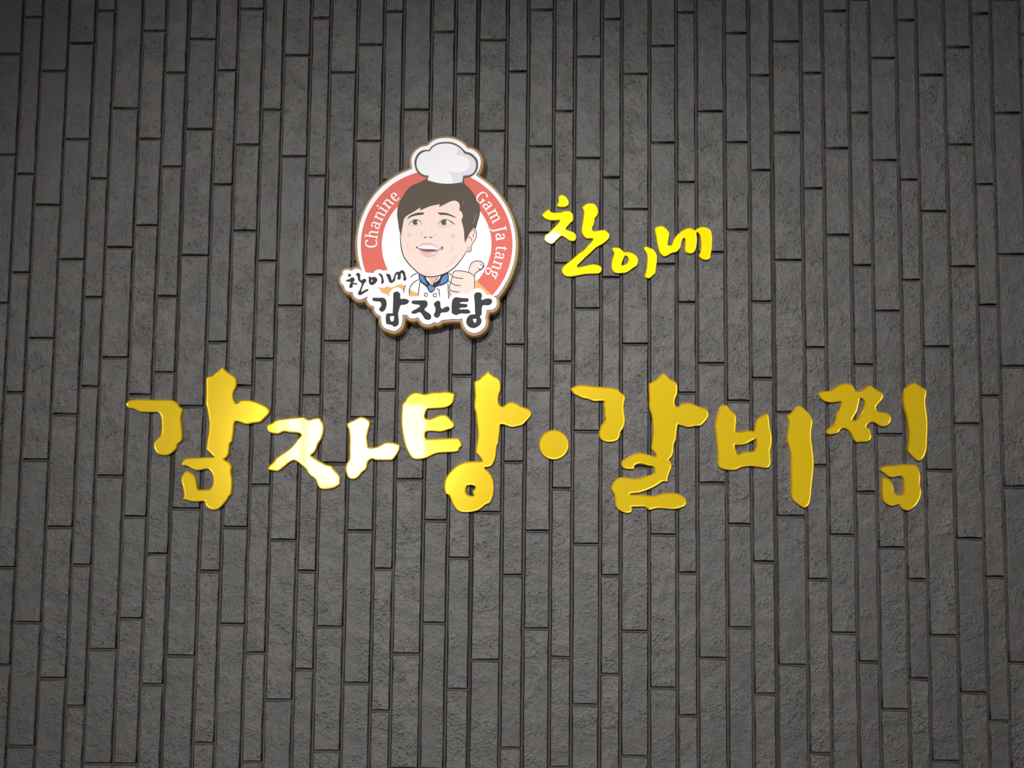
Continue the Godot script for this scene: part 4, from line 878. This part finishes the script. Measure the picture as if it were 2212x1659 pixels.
func emblem():
	var t := thing("wall_emblem", "round printed emblem of a smiling chef, red ring and gold edge, on brick wall", "emblem")
	var board := smooth(pts(ART.board))
	board = turned(board, true)
	var large := PackedVector2Array()
	for v in board:
		large.append(v * 1000.0)
	var wide := PackedVector2Array()
	for v in Geometry2D.offset_polygon(large, 5.8, Geometry2D.JOIN_ROUND)[0]:
		if wide.is_empty() or (v * 0.001).distance_to(wide[-1]) > 0.0012:
			wide.append(v * 0.001)
	wide = turned(wide, true)
	var st := begin()
	fill(st, [moved(wide, -0.0012)], PRINT - 0.003)
	bands(st, wide, [[0.0, PRINT - 0.0040, 0.9], [-0.0012, PRINT - 0.003, 1.3]])
	var plate := put("gold_backing", st.commit(), M.lip, t)
	st = begin()
	bands(st, wide, [[0.0024, -0.003, 0.0], [0.0024, PRINT - 0.0085, 0.1], [0.0013, PRINT - 0.006, 0.75], [0.0, PRINT - 0.0040, 1.0]])
	put("gold_return", st.commit(), M.side, plate)
	st = begin()
	film = PRINT
	fill(st, [moved(board, -0.0005)], film)
	bands(st, board, [[0.0, PRINT - 0.003, 0.0], [0.0, PRINT - 0.0006, 0.1], [-0.0005, PRINT, 1.2]])
	var white := put("printed_board", st.commit(), ink(PAPER), t)
	band(white, "red_band", 0.1175, 0.1625, -126.0, 132.0, Color(0.86, 0.43, 0.385))
	band(white, "orange_band", 0.1125, 0.1625, 132.0, 234.0, Color(0.89, 0.70, 0.45))
	print_shape(white, "jacket", "jacket", PAPER)
	print_shape(white, "jacket_sleeve", "sleeve", PAPER)
	print_shape(white, "jacket_neck", "neck", Color(0.87, 0.72, 0.67))
	film += 0.000008
	lines(white, "jacket_line", ["shoulder1", "arm1", "sleeve1", "cuff1", "shoulder2", "arm2", "side2", "flap", "button1", "button2"], 1.9, LINE)
	print_shape(white, "scarf_outline", "scarf", LINE)
	for k in ["blue1", "blue2", "blue3"]:
		print_shape(white, "blue_scarf", k, Color(0.36, 0.54, 0.77))
	for k in ["collar1", "collar2"]:
		print_shape(white, "collar", k, PAPER)
	print_shape(white, "fist", "fist", SKIN)
	print_shape(white, "thumb", "thumb", SKIN)
	print_shape(white, "hand_highlight", "hand_light", Color(0.9, 0.87, 0.86))
	print_shape(white, "thumb_nail", "nail", Color(0.95, 0.95, 0.955))
	film += 0.000008
	lines(white, "hand_line", ["thumb_line", "fist_line", "finger1", "finger2", "finger3", "knuckle1", "knuckle2", "knuckle3", "nail"], 1.7, LINE)
	print_shape(white, "white_cloud", "blob1", PAPER)
	print_shape(white, "white_cloud", "blob2", PAPER)
	for k in SCRIPT.keys():
		film += 0.000008
		st = begin()
		var rings := []
		for r in SCRIPT[k].size():
			rings.append(turned(smooth(pts(SCRIPT[k][r])), r == 0))
		fill(st, rings, film)
		put("brush_letter", st.commit(), ink(Color(0.20, 0.205, 0.215)), white)
	print_shape(white, "ear", "ear", SKIN)
	print_shape(white, "ear_lobe", "ear_lobe", Color(0.87, 0.72, 0.70))
	lines(white, "ear_line", ["ear_line", "ear_fold", "ear_fold2", "ear_fold3"], 1.3, LINE)
	print_shape(white, "face", "face", SKIN)
	lines(white, "face_outline", ["face_line"], 2.1, LINE)
	print_shape(white, "jaw_shade", "jaw", Color(0.92, 0.81, 0.775))
	print_shape(white, "chin_shade", "chin", Color(0.925, 0.82, 0.785))
	blush(white, -0.2458, 2.0156, 0.0062)
	blush(white, -0.1519, 2.0140, 0.0085)
	print_shape(white, "nose_highlight", "nose_light", Color(0.955, 0.895, 0.87))
	lines(white, "face_crease", ["dimple1", "dimple2", "nose1", "nose2", "bag"], 1.1, Color(0.80, 0.67, 0.64))
	print_shape(white, "hair", "hair", Color(0.35, 0.31, 0.27))
	lines(white, "hair_shine", ["hair_shine", "hair_shine2"], 1.2, Color(0.55, 0.53, 0.51))
	for k in ["brow1", "brow2"]:
		print_shape(white, "eyebrow", k, Color(0.32, 0.285, 0.27))
	for k in ["1", "2"]:
		print_shape(white, "eye_white", "eye" + k, Color(0.89, 0.89, 0.89))
		print_shape(white, "iris", "iris" + k, Color(0.34, 0.31, 0.29))
		print_shape(white, "eye_glint", "glint" + k, Color(0.89, 0.89, 0.89))
	lines(white, "eyelid", ["lid1", "lid2", "lid3"], 1.5, Color(0.32, 0.285, 0.27))
	lines(white, "lower_eyelid", ["under1", "under2"], 0.7, Color(0.66, 0.6, 0.58))
	lines(white, "nostril", ["nostril1", "nostril2"], 1.7, LINE)
	print_shape(white, "mouth", "mouth", Color(0.53, 0.36, 0.32))
	print_shape(white, "upper_lip", "lip1", Color(0.88, 0.725, 0.735))
	print_shape(white, "lower_lip", "lip2", Color(0.88, 0.705, 0.735))
	print_shape(white, "teeth", "teeth", Color(0.95, 0.95, 0.955))
	lines(white, "mouth_line", ["gum"], 1.3, LINE)
	lines(white, "tooth_line", ["tooth0", "tooth1", "tooth2", "tooth3", "tooth4", "tooth5"], 0.5, Color(0.64, 0.64, 0.66))
	print_shape(white, "lip_highlight", "lip_light", Color(0.9, 0.88, 0.88))
	lines(white, "mouth_corner", ["corner1", "corner2"], 1.6, LINE)
	ring_text(white, "ring_lettering", "Chanine", -94.5, -38.0, 0.1275, 0.0355)
	ring_text(white, "ring_lettering", "Gam Ja tang", 37.5, 121.0, 0.1275, 0.0355)
	print_shape(white, "chef_hat_outline", "hat_edge", Color(0.37, 0.36, 0.345))
	print_shape(white, "chef_hat", "hat", Color(0.945, 0.945, 0.96))
	print_shape(white, "chef_hat_shade", "hat_shade", Color(0.87, 0.87, 0.90))
